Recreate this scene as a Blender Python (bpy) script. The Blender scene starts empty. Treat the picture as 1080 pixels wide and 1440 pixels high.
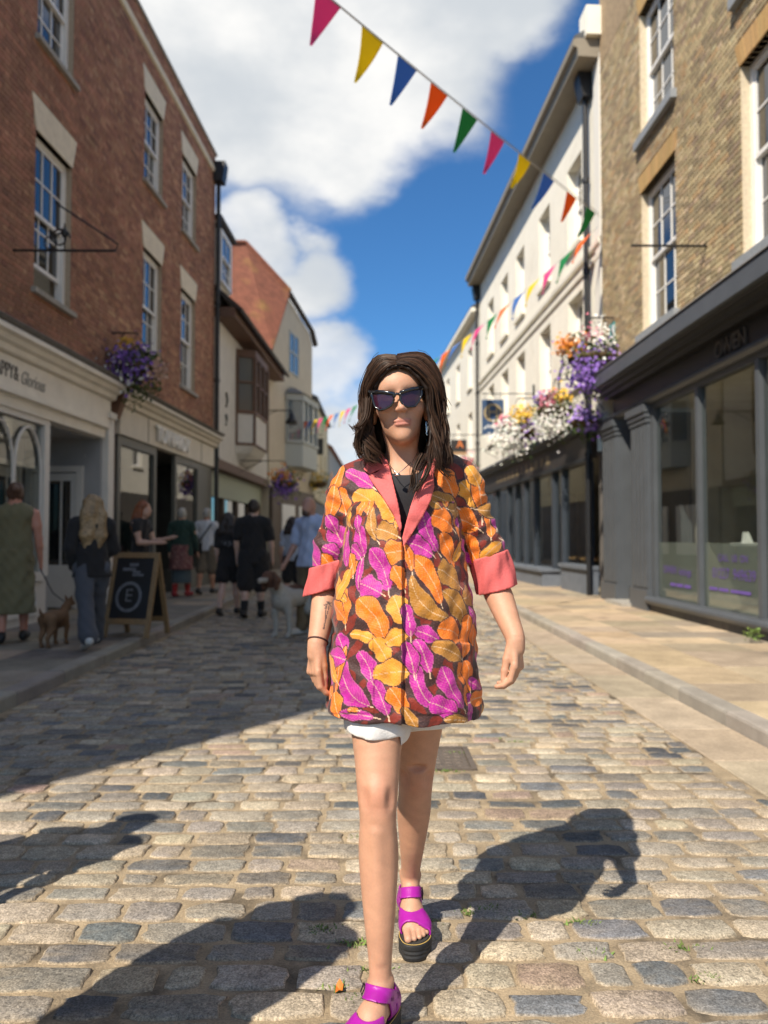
import bpy, bmesh, math, random
import numpy as np
from mathutils import Vector, Matrix, Euler
random.seed(7); RNG = np.random.default_rng(7)
SC = bpy.context.scene
COL = SC.collection
R = math.radians

# ------------------------------------------------------------------ camera
FPX = 1082.0                      # focal length in pixels of the 1080x1440 photograph
cam_d = bpy.data.cameras.new('camera'); CAM = bpy.data.objects.new('camera', cam_d); COL.objects.link(CAM)
CAM.location = (0, 0, 1.23)
CAM.rotation_euler = (R(90 + 1.96), 0, R(-0.79))
cam_d.sensor_fit = 'VERTICAL'; cam_d.sensor_height = 24.0
cam_d.lens = FPX / 1440 * 24.0
cam_d.clip_start = 0.05; cam_d.clip_end = 2000
cam_d.dof.use_dof = True; cam_d.dof.focus_distance = 2.08; cam_d.dof.aperture_fstop = 1.7
SC.camera = CAM
SC.render.resolution_x = 768; SC.render.resolution_y = 1024
CROT = CAM.rotation_euler.to_matrix()

def P(x, y, Y):
    """world point at street depth Y that the photograph shows at pixel x, y"""
    d = CROT @ Vector(((x - 540) / FPX, (720 - y) / FPX, -1))
    return Vector(CAM.location) + d * (Y / d.y)
def G(x, y, z=0.0):
    d = CROT @ Vector(((x - 540) / FPX, (720 - y) / FPX, -1))
    return Vector(CAM.location) + d * ((z - 1.23) / d.z)
def to_px(p):
    v = CROT.transposed() @ (Vector(p) - Vector(CAM.location))
    return 540 + FPX * v.x / -v.z, 720 - FPX * v.y / -v.z

# ------------------------------------------------------------------ sun, sky, exposure
SUN_EL, SUN_AZ = 47.0, 217.0      # shadows fall away from the camera and to the right
sd = bpy.data.lights.new('sun', 'SUN'); sd.energy = 5.0; sd.angle = R(0.53); sd.color = (1.0, 0.90, 0.76)
so = bpy.data.objects.new('sun', sd); COL.objects.link(so)
sdir = Vector((math.sin(R(SUN_AZ)) * math.cos(R(SUN_EL)), math.cos(R(SUN_AZ)) * math.cos(R(SUN_EL)), math.sin(R(SUN_EL))))
so.rotation_euler = sdir.to_track_quat('Z', 'Y').to_euler(); so.location = (0, 0, 40)

W = bpy.data.worlds.new('World'); SC.world = W; W.use_nodes = True
wn, wl = W.node_tree.nodes, W.node_tree.links
wn.clear()
def wnode(t, **kw):
    n = wn.new(t)
    for k, v in kw.items(): setattr(n, k, v)
    return n
def wmath(op, a, b=None, c=None):
    n = wnode('ShaderNodeMath', operation=op)
    for i, s in enumerate((a, b, c)):
        if s is None: continue
        if isinstance(s, (int, float)): n.inputs[i].default_value = s
        else: wl.new(s, n.inputs[i])
    return n.outputs[0]
sky = wnode('ShaderNodeTexSky', sky_type='NISHITA', sun_disc=False, sun_elevation=R(SUN_EL), sun_rotation=R(SUN_AZ),
            air_density=1.0, dust_density=0.25, ozone_density=3.0, altitude=0)
tc = wnode('ShaderNodeTexCoord')
def wnoise(scale, detail, rough, off=(0, 0, 0), src=None):
    mp = wnode('ShaderNodeMapping'); wl.new(src or tc.outputs['Generated'], mp.inputs['Vector']); mp.inputs['Location'].default_value = off
    mp.inputs['Scale'].default_value = (1, 1, 1.7)
    n = wnode('ShaderNodeTexNoise'); n.inputs['Scale'].default_value = scale; n.inputs['Detail'].default_value = detail
    n.inputs['Roughness'].default_value = rough; wl.new(mp.outputs[0], n.inputs['Vector'])
    return n
nz1 = wnoise(2.2, 8, 0.52, (3.1, 1.7, 0.4))
nz2 = wnoise(6.0, 8, 0.55, (0.3, 5.2, 2.4))
# cloud banks: direction, size, weight (those above the street; unseen ones are added below for fill light)
banks = [(400, 60, .20, 1.0), (330, 140, .14, 1.0), (560, 20, .17, 1.0), (700, -20, .10, .9), (470, 175, .11, .9), (430, 395, .075, .9), (360, 360, .07, .8), (300, 60, .16, 1.0),
         (470, 515, .075, .85), (480, 620, .10, .85), (150, 60, .25, 1.0), (400, -150, .3, 1.0)]
warp = wnode('ShaderNodeVectorMath', operation='MULTIPLY_ADD')
wl.new(nz2.outputs['Color'], warp.inputs[0]); warp.inputs[1].default_value = (.16, .16, .16)
wl.new(tc.outputs['Generated'], warp.inputs[2])
BD = [(Vector(((bx - 525) / FPX, 1, (757 - by) / FPX)).normalized(), r, w_) for bx, by, r, w_ in banks]
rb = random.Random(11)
while len(BD) < 26:               # unseen banks added round the sky to whiten and lift the fill light
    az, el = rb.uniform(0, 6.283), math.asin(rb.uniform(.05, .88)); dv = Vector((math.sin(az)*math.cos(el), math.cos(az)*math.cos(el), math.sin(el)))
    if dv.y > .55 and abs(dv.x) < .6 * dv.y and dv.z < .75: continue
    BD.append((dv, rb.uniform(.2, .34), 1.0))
acc = None
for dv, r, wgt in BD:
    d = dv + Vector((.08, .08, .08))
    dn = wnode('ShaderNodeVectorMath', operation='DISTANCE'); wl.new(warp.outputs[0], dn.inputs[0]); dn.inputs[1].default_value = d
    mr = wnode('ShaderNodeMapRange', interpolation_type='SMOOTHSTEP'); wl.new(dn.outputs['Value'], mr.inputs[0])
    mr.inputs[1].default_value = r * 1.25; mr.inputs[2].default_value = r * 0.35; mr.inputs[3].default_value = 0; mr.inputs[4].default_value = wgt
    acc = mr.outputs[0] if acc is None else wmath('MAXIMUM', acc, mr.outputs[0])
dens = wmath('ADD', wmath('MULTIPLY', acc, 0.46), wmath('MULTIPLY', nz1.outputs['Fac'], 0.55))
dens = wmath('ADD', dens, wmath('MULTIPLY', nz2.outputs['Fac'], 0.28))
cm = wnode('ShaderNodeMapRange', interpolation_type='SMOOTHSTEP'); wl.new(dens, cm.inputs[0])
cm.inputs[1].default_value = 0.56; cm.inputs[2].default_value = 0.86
# cloud colour: bright tops, greyer thick undersides
nz3 = wnoise(3.2, 6, 0.55, (1.0, 2.0, 7.0))
shade = wnode('ShaderNodeMapRange', interpolation_type='SMOOTHSTEP'); wl.new(nz3.outputs['Fac'], shade.inputs[0])
shade.inputs[1].default_value = .36; shade.inputs[2].default_value = .66
cc = wnode('ShaderNodeMix', data_type='RGBA'); wl.new(shade.outputs[0], cc.inputs['Factor'])
cc.inputs['A'].default_value = (4.7, 5.0, 5.3, 1); cc.inputs['B'].default_value = (7.5, 7.4, 7.2, 1)
tint = wnode('ShaderNodeMix', data_type='RGBA', blend_type='MULTIPLY'); tint.inputs['Factor'].default_value = 1
wl.new(sky.outputs[0], tint.inputs['A']); tint.inputs['B'].default_value = (0.39, 0.74, 1.01, 1)
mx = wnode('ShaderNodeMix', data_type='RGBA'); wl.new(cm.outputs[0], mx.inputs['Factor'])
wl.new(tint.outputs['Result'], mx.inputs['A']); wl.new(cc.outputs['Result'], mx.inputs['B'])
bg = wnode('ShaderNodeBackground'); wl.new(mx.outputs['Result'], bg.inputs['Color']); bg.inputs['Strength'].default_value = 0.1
wo = wnode('ShaderNodeOutputWorld'); wl.new(bg.outputs[0], wo.inputs[0])

SC.view_settings.view_transform = 'Standard'; SC.view_settings.look = 'None'
SC.view_settings.exposure = 0.48; SC.view_settings.gamma = 1.0; SC.view_settings.use_curve_mapping = False
SC.cycles.use_denoising = True
SC.cycles.max_bounces = 6; SC.cycles.diffuse_bounces = 4; SC.cycles.glossy_bounces = 3; SC.cycles.transparent_max_bounces = 12
SC.cycles.caustics_reflective = False; SC.cycles.caustics_refractive = False

# ------------------------------------------------------------------ helpers
class MB:
    """collects shapes; build() links them as one mesh object. col = colour of the shapes added next"""
    def __init__(s): s.v = []; s.f = []; s.c = []; s.col = (1, 1, 1)
    def add(s, vs, fs, cols=None):
        b = len(s.v); s.v += [tuple(v) for v in vs]; s.f += [tuple(i + b for i in f) for f in fs]
        s.c += list(cols) if cols is not None else [s.col] * len(vs)
        return s
    def box(s, x0, x1, y0, y1, z0, z1):
        x0, x1 = min(x0, x1), max(x0, x1); y0, y1 = min(y0, y1), max(y0, y1); z0, z1 = min(z0, z1), max(z0, z1)
        return s.add([(x0,y0,z0),(x1,y0,z0),(x1,y1,z0),(x0,y1,z0),(x0,y0,z1),(x1,y0,z1),(x1,y1,z1),(x0,y1,z1)],
              [(0,3,2,1),(4,5,6,7),(0,1,5,4),(1,2,6,5),(2,3,7,6),(3,0,4,7)])
    def bbox(s, x0, x1, y0, y1, z0, z1, b=.006):
        """box with the top edges bevelled"""
        return s.add([(x0,y0,z0),(x1,y0,z0),(x1,y1,z0),(x0,y1,z0),(x0,y0,z1-b),(x1,y0,z1-b),(x1,y1,z1-b),(x0,y1,z1-b),
                      (x0+b,y0+b,z1),(x1-b,y0+b,z1),(x1-b,y1-b,z1),(x0+b,y1-b,z1)],
              [(0,1,5,4),(1,2,6,5),(2,3,7,6),(3,0,4,7),(4,5,9,8),(5,6,10,9),(6,7,11,10),(7,4,8,11),(8,9,10,11)])
    def loft(s, rings, cap=True, closed=True):
        n = len(rings[0]); vs = [p for r in rings for p in r]; fs = []
        for i in range(len(rings) - 1):
            for j in range(n if closed else n - 1):
                k = (j + 1) % n; fs.append((i*n+j, i*n+k, (i+1)*n+k, (i+1)*n+j))
        if cap: fs.append(tuple(range(n))[::-1]); fs.append(tuple((len(rings)-1)*n + j for j in range(n)))
        return s.add(vs, fs)
    def tube(s, pts, r, n=8, cap=True):
        pts = [Vector(p) for p in pts]; rs = r if hasattr(r, '__len__') else [r] * len(pts)
        rings = []; up = Vector((0, 0, 1))
        for i, p in enumerate(pts):
            t = (pts[min(i+1, len(pts)-1)] - pts[max(i-1, 0)]).normalized()
            a = t.cross(up)
            if a.length < 1e-3: a = t.cross(Vector((1, 0, 0)))
            a.normalize(); b = t.cross(a)
            rings.append([p + (a * math.cos(2*math.pi*j/n) + b * math.sin(2*math.pi*j/n)) * rs[i] for j in range(n)])
        return s.loft(rings, cap)
    def prism(s, poly, axis, d0, d1):
        """extrude a 2-D polygon along axis 0/1/2 from d0 to d1"""
        def pt(a, b, d): return (d, a, b) if axis == 0 else (a, d, b) if axis == 1 else (a, b, d)
        n = len(poly); vs = [pt(a, b, d0) for a, b in poly] + [pt(a, b, d1) for a, b in poly]
        return s.add(vs, [tuple(range(n))[::-1], tuple(range(n, 2*n))] + [(i, (i+1) % n, n + (i+1) % n, n + i) for i in range(n)])
    def mesh(s, name, mat=None, smooth=False):
        me = bpy.data.meshes.new(name); me.from_pydata(s.v, [], s.f)
        a = me.color_attributes.new('col', 'FLOAT_COLOR', 'POINT')
        cc = np.ones((len(s.v), 4), np.float32)
        if s.c: cc[:, :3] = np.array(s.c, np.float32)[:, :3]
        a.data.foreach_set('color', cc.ravel())
        if smooth: me.polygons.foreach_set('use_smooth', [True] * len(me.polygons))
        if mat: me.materials.append(mat)
        me.update(); return me
    def fix(s, me):
        bm = bmesh.new(); bm.from_mesh(me); bmesh.ops.recalc_face_normals(bm, faces=bm.faces[:]); bm.to_mesh(me); bm.free(); return me
    def build(s, name, mat=None, parent=None, smooth=False, fix=True, **kw):
        me = s.mesh(name, mat, smooth)
        if fix: s.fix(me)
        return ob(name, me, parent, **kw)

def ob(name, me, parent=None, label=None, cat=None, group=None, kind=None, loc=None, rot=None):
    o = bpy.data.objects.new(name, me); COL.objects.link(o)
    if parent is not None: o.parent = parent
    if label: o['label'] = label
    if cat: o['category'] = cat
    if group: o['group'] = group
    if kind: o['kind'] = kind
    if loc is not None: o.location = loc
    if rot is not None: o.rotation_euler = rot
    return o
def empty(name, loc=(0, 0, 0), rz=0, **kw):
    o = ob(name, None, **kw); o.location = loc; o.rotation_euler = (0, 0, rz); o.empty_display_size = .1; return o

MATS = {}
def mat(name, color=(.5, .5, .5), rough=.6, attr=False, nscale=0, namt=0, bscale=0, bdist=0, metal=0, spec=.5, noise2=None, coat=0,
        emit=None, sheen=0, sss=0, obj=False, tint2=None):
    if name in MATS: return MATS[name]
    m = bpy.data.materials.new(name); m.use_nodes = True; nt = m.node_tree; N, L = nt.nodes, nt.links
    b = N['Principled BSDF']; b.inputs['Roughness'].default_value = rough; b.inputs['Metallic'].default_value = metal
    b.inputs['Specular IOR Level'].default_value = spec; b.inputs['Base Color'].default_value = (*color, 1)
    if coat: b.inputs['Coat Weight'].default_value = coat
    if sheen: b.inputs['Sheen Weight'].default_value = sheen
    if sss:
        b.inputs['Subsurface Weight'].default_value = sss; b.inputs['Subsurface Radius'].default_value = (.9, .35, .2); b.inputs['Subsurface Scale'].default_value = .008
    if obj:
        t = N.new('ShaderNodeTexCoord'); pos = t.outputs['Object']
    else:
        g = N.new('ShaderNodeNewGeometry'); pos = g.outputs['Position']
    def noise(sc, det=5, rg=.6):
        n = N.new('ShaderNodeTexNoise'); n.inputs['Scale'].default_value = sc; n.inputs['Detail'].default_value = det; n.inputs['Roughness'].default_value = rg
        L.new(pos, n.inputs['Vector']); return n
    cur = None
    if attr:
        a = N.new('ShaderNodeAttribute'); a.attribute_name = 'col'; cur = a.outputs['Color']
    else:
        rgb = N.new('ShaderNodeRGB'); rgb.outputs[0].default_value = (*color, 1); cur = rgb.outputs[0]
    if tint2:   # patches of a second colour: (colour, scale, lo, hi)
        n = noise(tint2[1]); mr = N.new('ShaderNodeMapRange'); mr.inputs[1].default_value = tint2[2]; mr.inputs[2].default_value = tint2[3]; L.new(n.outputs['Fac'], mr.inputs[0])
        mx = N.new('ShaderNodeMix'); mx.data_type = 'RGBA'; L.new(mr.outputs[0], mx.inputs['Factor']); L.new(cur, mx.inputs['A']); mx.inputs['B'].default_value = (*tint2[0], 1); cur = mx.outputs['Result']
    for (sc, am) in ([(nscale, namt)] if nscale else []) + (list(noise2) if noise2 else []):
        n = noise(sc); mr = N.new('ShaderNodeMapRange'); mr.inputs[1].default_value = .28; mr.inputs[2].default_value = .72; mr.inputs[3].default_value = 1 - am; mr.inputs[4].default_value = 1 + am
        L.new(n.outputs['Fac'], mr.inputs[0]); v = N.new('ShaderNodeVectorMath'); v.operation = 'SCALE'; L.new(cur, v.inputs[0]); L.new(mr.outputs[0], v.inputs['Scale']); cur = v.outputs[0]
    L.new(cur, b.inputs['Base Color'])
    if bscale:
        n = noise(bscale, 6, .65); bp = N.new('ShaderNodeBump'); bp.inputs['Strength'].default_value = 1.0; bp.inputs['Distance'].default_value = bdist
        L.new(n.outputs['Fac'], bp.inputs['Height']); L.new(bp.outputs[0], b.inputs['Normal'])
    if emit:
        b.inputs['Emission Color'].default_value = (*emit[0], 1); b.inputs['Emission Strength'].default_value = emit[1]
    MATS[name] = m; return m
def glass_mat(name, tint=(.85, .9, .88), ior=1.5, boost=1.0):
    m = bpy.data.materials.new(name); m.use_nodes = True; N, L = m.node_tree.nodes, m.node_tree.links
    N.remove(N['Principled BSDF']); out = N['Material Output']
    t = N.new('ShaderNodeBsdfTransparent'); t.inputs['Color'].default_value = (*tint, 1)
    g = N.new('ShaderNodeBsdfGlossy'); g.inputs['Roughness'].default_value = 0.0
    f = N.new('ShaderNodeFresnel'); f.inputs['IOR'].default_value = ior
    k = N.new('ShaderNodeMath'); k.operation = 'MULTIPLY'; k.inputs[1].default_value = boost; k.use_clamp = True; L.new(f.outputs[0], k.inputs[0])
    ge = N.new('ShaderNodeNewGeometry'); iv = N.new('ShaderNodeMath'); iv.operation = 'SUBTRACT'; iv.inputs[0].default_value = 1; L.new(ge.outputs['Backfacing'], iv.inputs[1])
    k2 = N.new('ShaderNodeMath'); k2.operation = 'MULTIPLY'; L.new(k.outputs[0], k2.inputs[0]); L.new(iv.outputs[0], k2.inputs[1])
    mx = N.new('ShaderNodeMixShader'); L.new(k2.outputs[0], mx.inputs[0]); L.new(t.outputs[0], mx.inputs[1]); L.new(g.outputs[0], mx.inputs[2]); L.new(mx.outputs[0], out.inputs[0])
    MATS[name] = m; return m
def text(name, body, size, m, parent, loc, rot, extrude=.004, align='CENTER', sx=1.0, shear=0):
    cu = bpy.data.curves.new(name, 'FONT'); cu.body = body; cu.size = size; cu.extrude = extrude; cu.align_x = align; cu.align_y = 'CENTER'; cu.shear = shear
    tmp = bpy.data.objects.new('tmp', cu); COL.objects.link(tmp); bpy.context.view_layer.update()
    me = bpy.data.meshes.new_from_object(tmp.evaluated_get(bpy.context.evaluated_depsgraph_get())); bpy.data.objects.remove(tmp)
    me.materials.clear(); me.materials.append(m); me.name = name
    o = ob(name, me, parent, loc=loc, rot=rot); o.scale = (sx, 1, 1); return o
def hsvj(c, v=.1, h=.03):
    k = 1 + random.uniform(-v, v); return tuple(max(0, min(1, x * k * (1 + random.uniform(-h, h)))) for x in c)
def pick(table):
    t = random.random() * sum(w for _, w in table)
    for c, w in table:
        t -= w
        if t <= 0: return c
    return table[-1][0]
# ------------------------------------------------------------------ ground, road, pavements
KL, KR = -2.62, 2.30            # kerb faces
CR = 1.86                       # right edge of the setts, a paved channel runs on to the kerb
FAR = 62.0
gm = mat('earth', (.16, .15, .13), .9, nscale=3, namt=.2)
ob('ground', MB().add([(-600,-600,-.16),(600,-600,-.16),(600,900,-.16),(-600,900,-.16)], [(0,1,2,3)]).mesh('ground', gm), kind='structure')
mm = mat('sandy_mortar', (.34, .265, .17), .95, nscale=7, namt=.35, noise2=[(140, .3)], bscale=120, bdist=.006, tint2=((.10, .08, .055), 3.1, .50, .66))
road = ob('road', MB().add([(KL,-8,0),(KR,-8,0),(KR,FAR,0),(KL,FAR,0)], [(0,1,2,3)]).mesh('road', mm), kind='structure')
STONES = [((.345,.30,.235), 28), ((.29,.265,.225), 28), ((.42,.36,.27), 16), ((.085,.094,.102), 15), ((.15,.158,.162), 17), ((.32,.235,.19), 4), ((.22,.205,.18), 20)]
SAND = (.42, .33, .215)
def sett(x0, x1, y0, y1, col, n=12, h=.008, origin=False):
    cx, cy = (x0+x1)/2, (y0+y1)/2; hx, hy = (x1-x0)/2, (y1-y0)/2
    vs, cs = [], []; ph = random.uniform(-.05, .05); tz = random.uniform(-.003, .003); ty = random.uniform(-.02, .02)
    jit = [random.gauss(0, .045) for _ in range(n)]; dust = random.random() ** 1.7 * .95
    hh = h * random.uniform(.55, 1.35); corner = random.uniform(.10, .26)
    for k, (r, z, m) in enumerate(((1.0, -.006, .85), (.965, hh*.62, .35 + dust*.5), (.83, hh, dust*.45))):
        for i in range(n):
            a = 2*math.pi*(i+.5)/n + ph; c, s = math.cos(a), math.sin(a)
            sq = (abs(c)**(2/corner) + abs(s)**(2/corner)) ** (-corner/2)
            q = r * (1 + jit[i]) if k < 2 else r * (1 + jit[i]*.8)
            dx = c*sq*hx*q if r > .9 else (c*sq*hx - math.copysign(min(.011, hx*.2), c)*abs(c)) * (1 + jit[i])
            dy = s*sq*hy*q if r > .9 else (s*sq*hy - math.copysign(min(.009, hy*.2), s)*abs(s)) * (1 + jit[i])
            vs.append((cx+dx, cy+dy, z + (tz*dx/hx if k else 0) + ty*dy*(k > 0) + (random.gauss(0, .0012) if k else 0)))
            d = min(1, max(0, m + random.uniform(-.2, .2) * (k > 0))); cs.append(tuple(col[j]*(1-d) + SAND[j]*d for j in range(3)))
    vs.append((cx+random.uniform(-.3,.3)*hx, cy+random.uniform(-.3,.3)*hy, hh + random.uniform(-.002, .0035))); cs.append(tuple(col[j]*(1-dust*.3)+SAND[j]*dust*.3 for j in range(3)))
    if origin: vs = [(x-cx, y-cy, z) for x, y, z in vs]
    fs = []
    for k in range(2):
        for i in range(n): j = (i+1) % n; fs.append((k*n+i, k*n+j, (k+1)*n+j, (k+1)*n+i))
    fs += [(2*n+i, 2*n+(i+1) % n, 3*n) for i in range(n)]
    return vs, fs, cs, (cx, cy, 0)
sm = mat('granite_sett', rough=.72, attr=True, nscale=150, namt=.6, noise2=[(420, .3), (45, .28), (9, .2), (2.2, .14)], bscale=75, bdist=.008, spec=.3)
rest = MB(); y = 1.62; nind = 0; row = 0; cand = []
while y < 44:
    ph = random.uniform(.102, .142)
    x = KL + random.uniform(0, .12); wob = random.uniform(-.012, .012)
    while x < CR - .07:
        w = random.choice((random.uniform(.19, .28), random.uniform(.13, .23)))
        if x + w > CR: w = CR - x
        g = random.uniform(.005, .011) if random.random() < .85 else .017
        px = to_px((x + w/2, y + ph/2, 0))
        # the iron cover behind the woman
        if not (abs(x + w/2 - .33) < .24 and abs(y + ph/2 - 4.33) < .24):
            cand.append((x+g, x+w-g, y+g+wob*(x > 0)*.3+random.uniform(-.006,.006), y+ph-g*.8+random.uniform(-.006,.006), -60 < px[0] < 1140 and px[1] < 1500))
        x += w
    y += ph; row += 1
for x0, x1, y0, y1, vis in cand:
    col = hsvj(pick(STONES), .18, .03)
    if vis and nind < 300:
        vs, fs, cs, c = sett(x0, x1, y0, y1, col, 14, origin=True); nind += 1
        ob('sett', MB().add(vs, fs, cs).mesh('sett', sm, True), road, loc=c)
    else:
        vs, fs, cs, c = sett(x0, x1, y0, y1, col, 12 if y0 < 12 else 8, h=.008 if y0 < 10 else .007); rest.add(vs, fs, cs)
rest.build('setts', sm, road, smooth=True, fix=False, kind='stuff')

# paved channel, kerbs, pavements
fm = mat('york_flag', rough=.85, attr=True, nscale=60, namt=.18, noise2=[(5, .2), (1.1, .16)], bscale=70, bdist=.004, spec=.3, tint2=((.14,.12,.10), 1.7, .62, .8))
km = mat('granite_kerb', rough=.8, attr=True, nscale=180, namt=.22, noise2=[(4, .18)], bscale=90, bdist=.003, spec=.35)
y = 1.0
while y < 40:
    l = random.uniform(.55, 1.0); m = MB(); m.col = hsvj((.37, .30, .22), .12)
    m.bbox(-(KR-CR)/2+.008, (KR-CR)/2-.004, .006, l-.006, -.05, .011)
    m.build('channel_slab', fm, road, loc=((CR+KR)/2, y, random.uniform(-.002, .002))); y += l
def pavement(name, xk, xf, ys, ye, kcol, fcols, widths):
    """xk kerb face, xf facade; slabs lie on a bed"""
    s = 1 if xf > xk else -1
    bed = MB().box(xk + s*.15, xf + s*.8, ys, ye, -.14, .088).build(name, mm, kind='structure')
    y = ys
    while y < ye:
        l = random.uniform(.7, 1.1); m = MB(); m.col = hsvj(kcol, .1)
        a, b = sorted((0, s*.148)); r = .022
        poly = [(a, -.15), (b, -.15), (b, .1), (b - r*.3, .108), (a + r, .108), (a + r*.3, .108 - r*.3), (a, .108 - r)] if s > 0 else [(a, -.15), (b, -.15), (b, .108 - r), (b - r*.3, .108 - r*.3), (b - r, .108), (a + r*.3, .108), (a, .1)]
        m.prism(poly, 1, .004, l - .004); m.build('kerb_stone', km, bed, loc=(xk, y, random.uniform(-.004, .003))); y += l
    e = [xk + s*.15]
    for w in widths: e.append(e[-1] + s*w)
    e[-1] = xf + s*.5
    y = ys
    while y < ye:
        l = random.uniform(.5, .95)
        for i in range(len(e) - 1):
            if i and random.random() < .12: pass
            m = MB(); m.col = hsvj(pick(fcols), .12, .03); a, b = sorted((e[i], e[i+1])); w2 = (b-a)/2
            off = random.uniform(-.02, .02)
            m.bbox(-w2+.005, w2-.005, .005, l-.005, -.05, .1, .005)
            m.build('flagstone', fm, bed, loc=((a+b)/2, y, random.uniform(-.002, .003)))
        y += l
    return bed
pavement('pavement_right', KR, 4.5, 3.2, 46, (.33, .30, .25), [((.46,.36,.235), 5), ((.41,.32,.21), 4), ((.36,.29,.205), 3), ((.30,.25,.19), 2)], (.62, .8, .9))
pavement('pavement_left', KL, -4.6, 2.0, 46, (.30, .27, .23), [((.33,.275,.205), 4), ((.27,.235,.185), 4), ((.22,.20,.17), 3)], (.7, .62, .8))
# iron cover set in the setts
mc = empty('manhole_cover', (.33, 4.33, 0), 0, label='small square iron manhole cover set among the setts behind the woman', cat='manhole cover')
im = mat('worn_iron', (.16, .13, .105), .6, nscale=40, namt=.3, metal=.4, bscale=80, bdist=.003)
MB().box(-.22,.22,-.22,-.19,-.03,.012).box(-.22,.22,.19,.22,-.03,.012).box(-.22,-.19,-.19,.19,-.03,.012).box(.19,.22,-.19,.19,-.03,.012).build('frame', im, mc)
m = MB(); m.box(-.185,.185,-.185,.185,-.03,.008)
for i in range(6):
    for j in range(6): m.bbox(-.165+i*.057, -.13+i*.057, -.165+j*.057, -.13+j*.057, .008, .012, .003)
m.build('lid', im, mc)
# weeds between the stones
wm = mat('weed_green', (.10, .17, .035), .7, attr=True, nscale=30, namt=.3)
m = MB()
spots = [G(*p) for p in ((500,1330),(505,1180),(655,1285),(690,1280),(540,1085),(560,1065),(640,1060),(475,1395),(735,1290),(960,1335),(820,1300),(600,1300),(525,1365),(1000,1380),(450,1310),(690,1040),(730,1045),(630,1085),(520,1410),(840,1345))]
for s0 in spots:
    for _ in range(random.randint(16, 46)):
        p = s0 + Vector((random.gauss(0,.03), random.gauss(0,.012), .002)); a = random.uniform(0, 6.28); h = random.uniform(.006,.016); w = random.uniform(.003,.006)
        d = Vector((math.cos(a), math.sin(a), 0)); q = Vector((-d.y, d.x, 0)); m.col = hsvj((.13,.19,.04), .3, .1)
        m.add([p - q*w, p + d*w*1.6 + Vector((0,0,h*.7)), p + q*w, p + d*w*3 + Vector((0,0,h))], [(0,1,2),(0,1,3),(1,2,3)])
m.build('weeds', mat('weed', rough=.7, attr=True), fix=False, kind='stuff', label='tiny green weeds and moss in the joints between setts', cat='weeds')
# a plant at the foot of the shop on the right
# ------------------------------------------------------------------ building kit. o = distance out from the facade, a = distance along the street
class FB(MB):
    def __init__(s, side): super().__init__(); s.s = side
    def b(s, o0, o1, a0, a1, z0, z1): return s.box(s.s*o0, s.s*o1, a0, a1, z0, z1)
    def prof(s, poly, a0, a1): return s.prism([(s.s*o, z) for o, z in poly], 1, a0, a1)
def spans(a0, a1, z, ops):
    cuts = sorted((o[0], o[1]) for o in ops if o[2] < z < o[3]); out = []; c = a0
    for b0, b1 in cuts:
        if b0 > c: out.append((c, min(b0, a1)))
        c = max(c, b1)
    if c < a1: out.append((c, a1))
    return [s for s in out if s[1] - s[0] > .004]
def wall_cells(mb, o0, o1, a0, a1, z0, z1, ops):
    zs = sorted({z0, z1, *[min(max(o[2], z0), z1) for o in ops], *[min(max(o[3], z0), z1) for o in ops]})
    for i in range(len(zs) - 1):
        if zs[i+1] - zs[i] < 1e-4: continue
        for b0, b1 in spans(a0, a1, (zs[i]+zs[i+1])/2, ops): mb.b(o0, o1, b0, b1, zs[i], zs[i+1])
    return mb
def lay_bricks(parent, side, a0, a1, z0, z1, ops, cols, m, nmax=300, jamb=None):
    """every brick real: the largest in view are parts, the rest one mesh"""
    lst = []; z = z0; k = 0
    while z < z1 - .03:
        h = min(.075, z1 - z)
        for b0, b1 in spans(a0, a1, z + h/2, ops):
            a = b0; i = k % 2
            if k % 2: lst.append((a, min(a + .0565, b1), z, h)); a += .0565
            while a < b1 - .012:
                w = (.225, .1125)[i % 2]; lst.append((a, min(a + w, b1), z, h)); a += w; i += 1
        z += h; k += 1
    mw = parent.matrix_basis
    def vis(t):
        p = mw @ Vector((0, (t[0]+t[1])/2, t[2])); x, y = to_px(p)
        return (0 if -10 < x < 1090 and -10 < y < 1450 and t[1]-t[0] > .2 else 100) + p.y
    order = sorted(range(len(lst)), key=lambda i: vis(lst[i])); ind = set(order[:nmax]); rest = FB(side)
    protos = {}
    for i, (b0, b1, z, h) in enumerate(lst):
        g = .0055 if side > 0 else .008; pr = random.uniform(-.0015, .002)
        if i in ind:
            key = (round(b1-b0, 3), round(h, 3), random.randrange(9))
            if key not in protos:
                q = FB(side); q.col = hsvj(pick(cols), .11, .04); q.b(-.03, 0, g, b1-b0-g, g, h-g); protos[key] = q.fix(q.mesh('brick', m))
            ob('brick', protos[key], parent, loc=(side*pr, b0, z))
        else:
            rest.col = hsvj(pick(cols), .11, .04); rest.b(-.03, pr, b0+g, b1-g, z+g, z+h-g)
    rest.build('bricks', m, parent, kind='stuff')
white = mat('white_gloss_paint', (.82, .81, .78), .38, nscale=6, namt=.05)
dglass = mat('window_glass_dark', (.012, .014, .016), .02, spec=.9, coat=.3)
glass = glass_mat('shop_glass', (.90, .93, .91), 1.52, 1.6)
stone_sill = mat('stone_sill', (.36, .34, .30), .85, nscale=14, namt=.2, bscale=60, bdist=.003)
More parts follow.
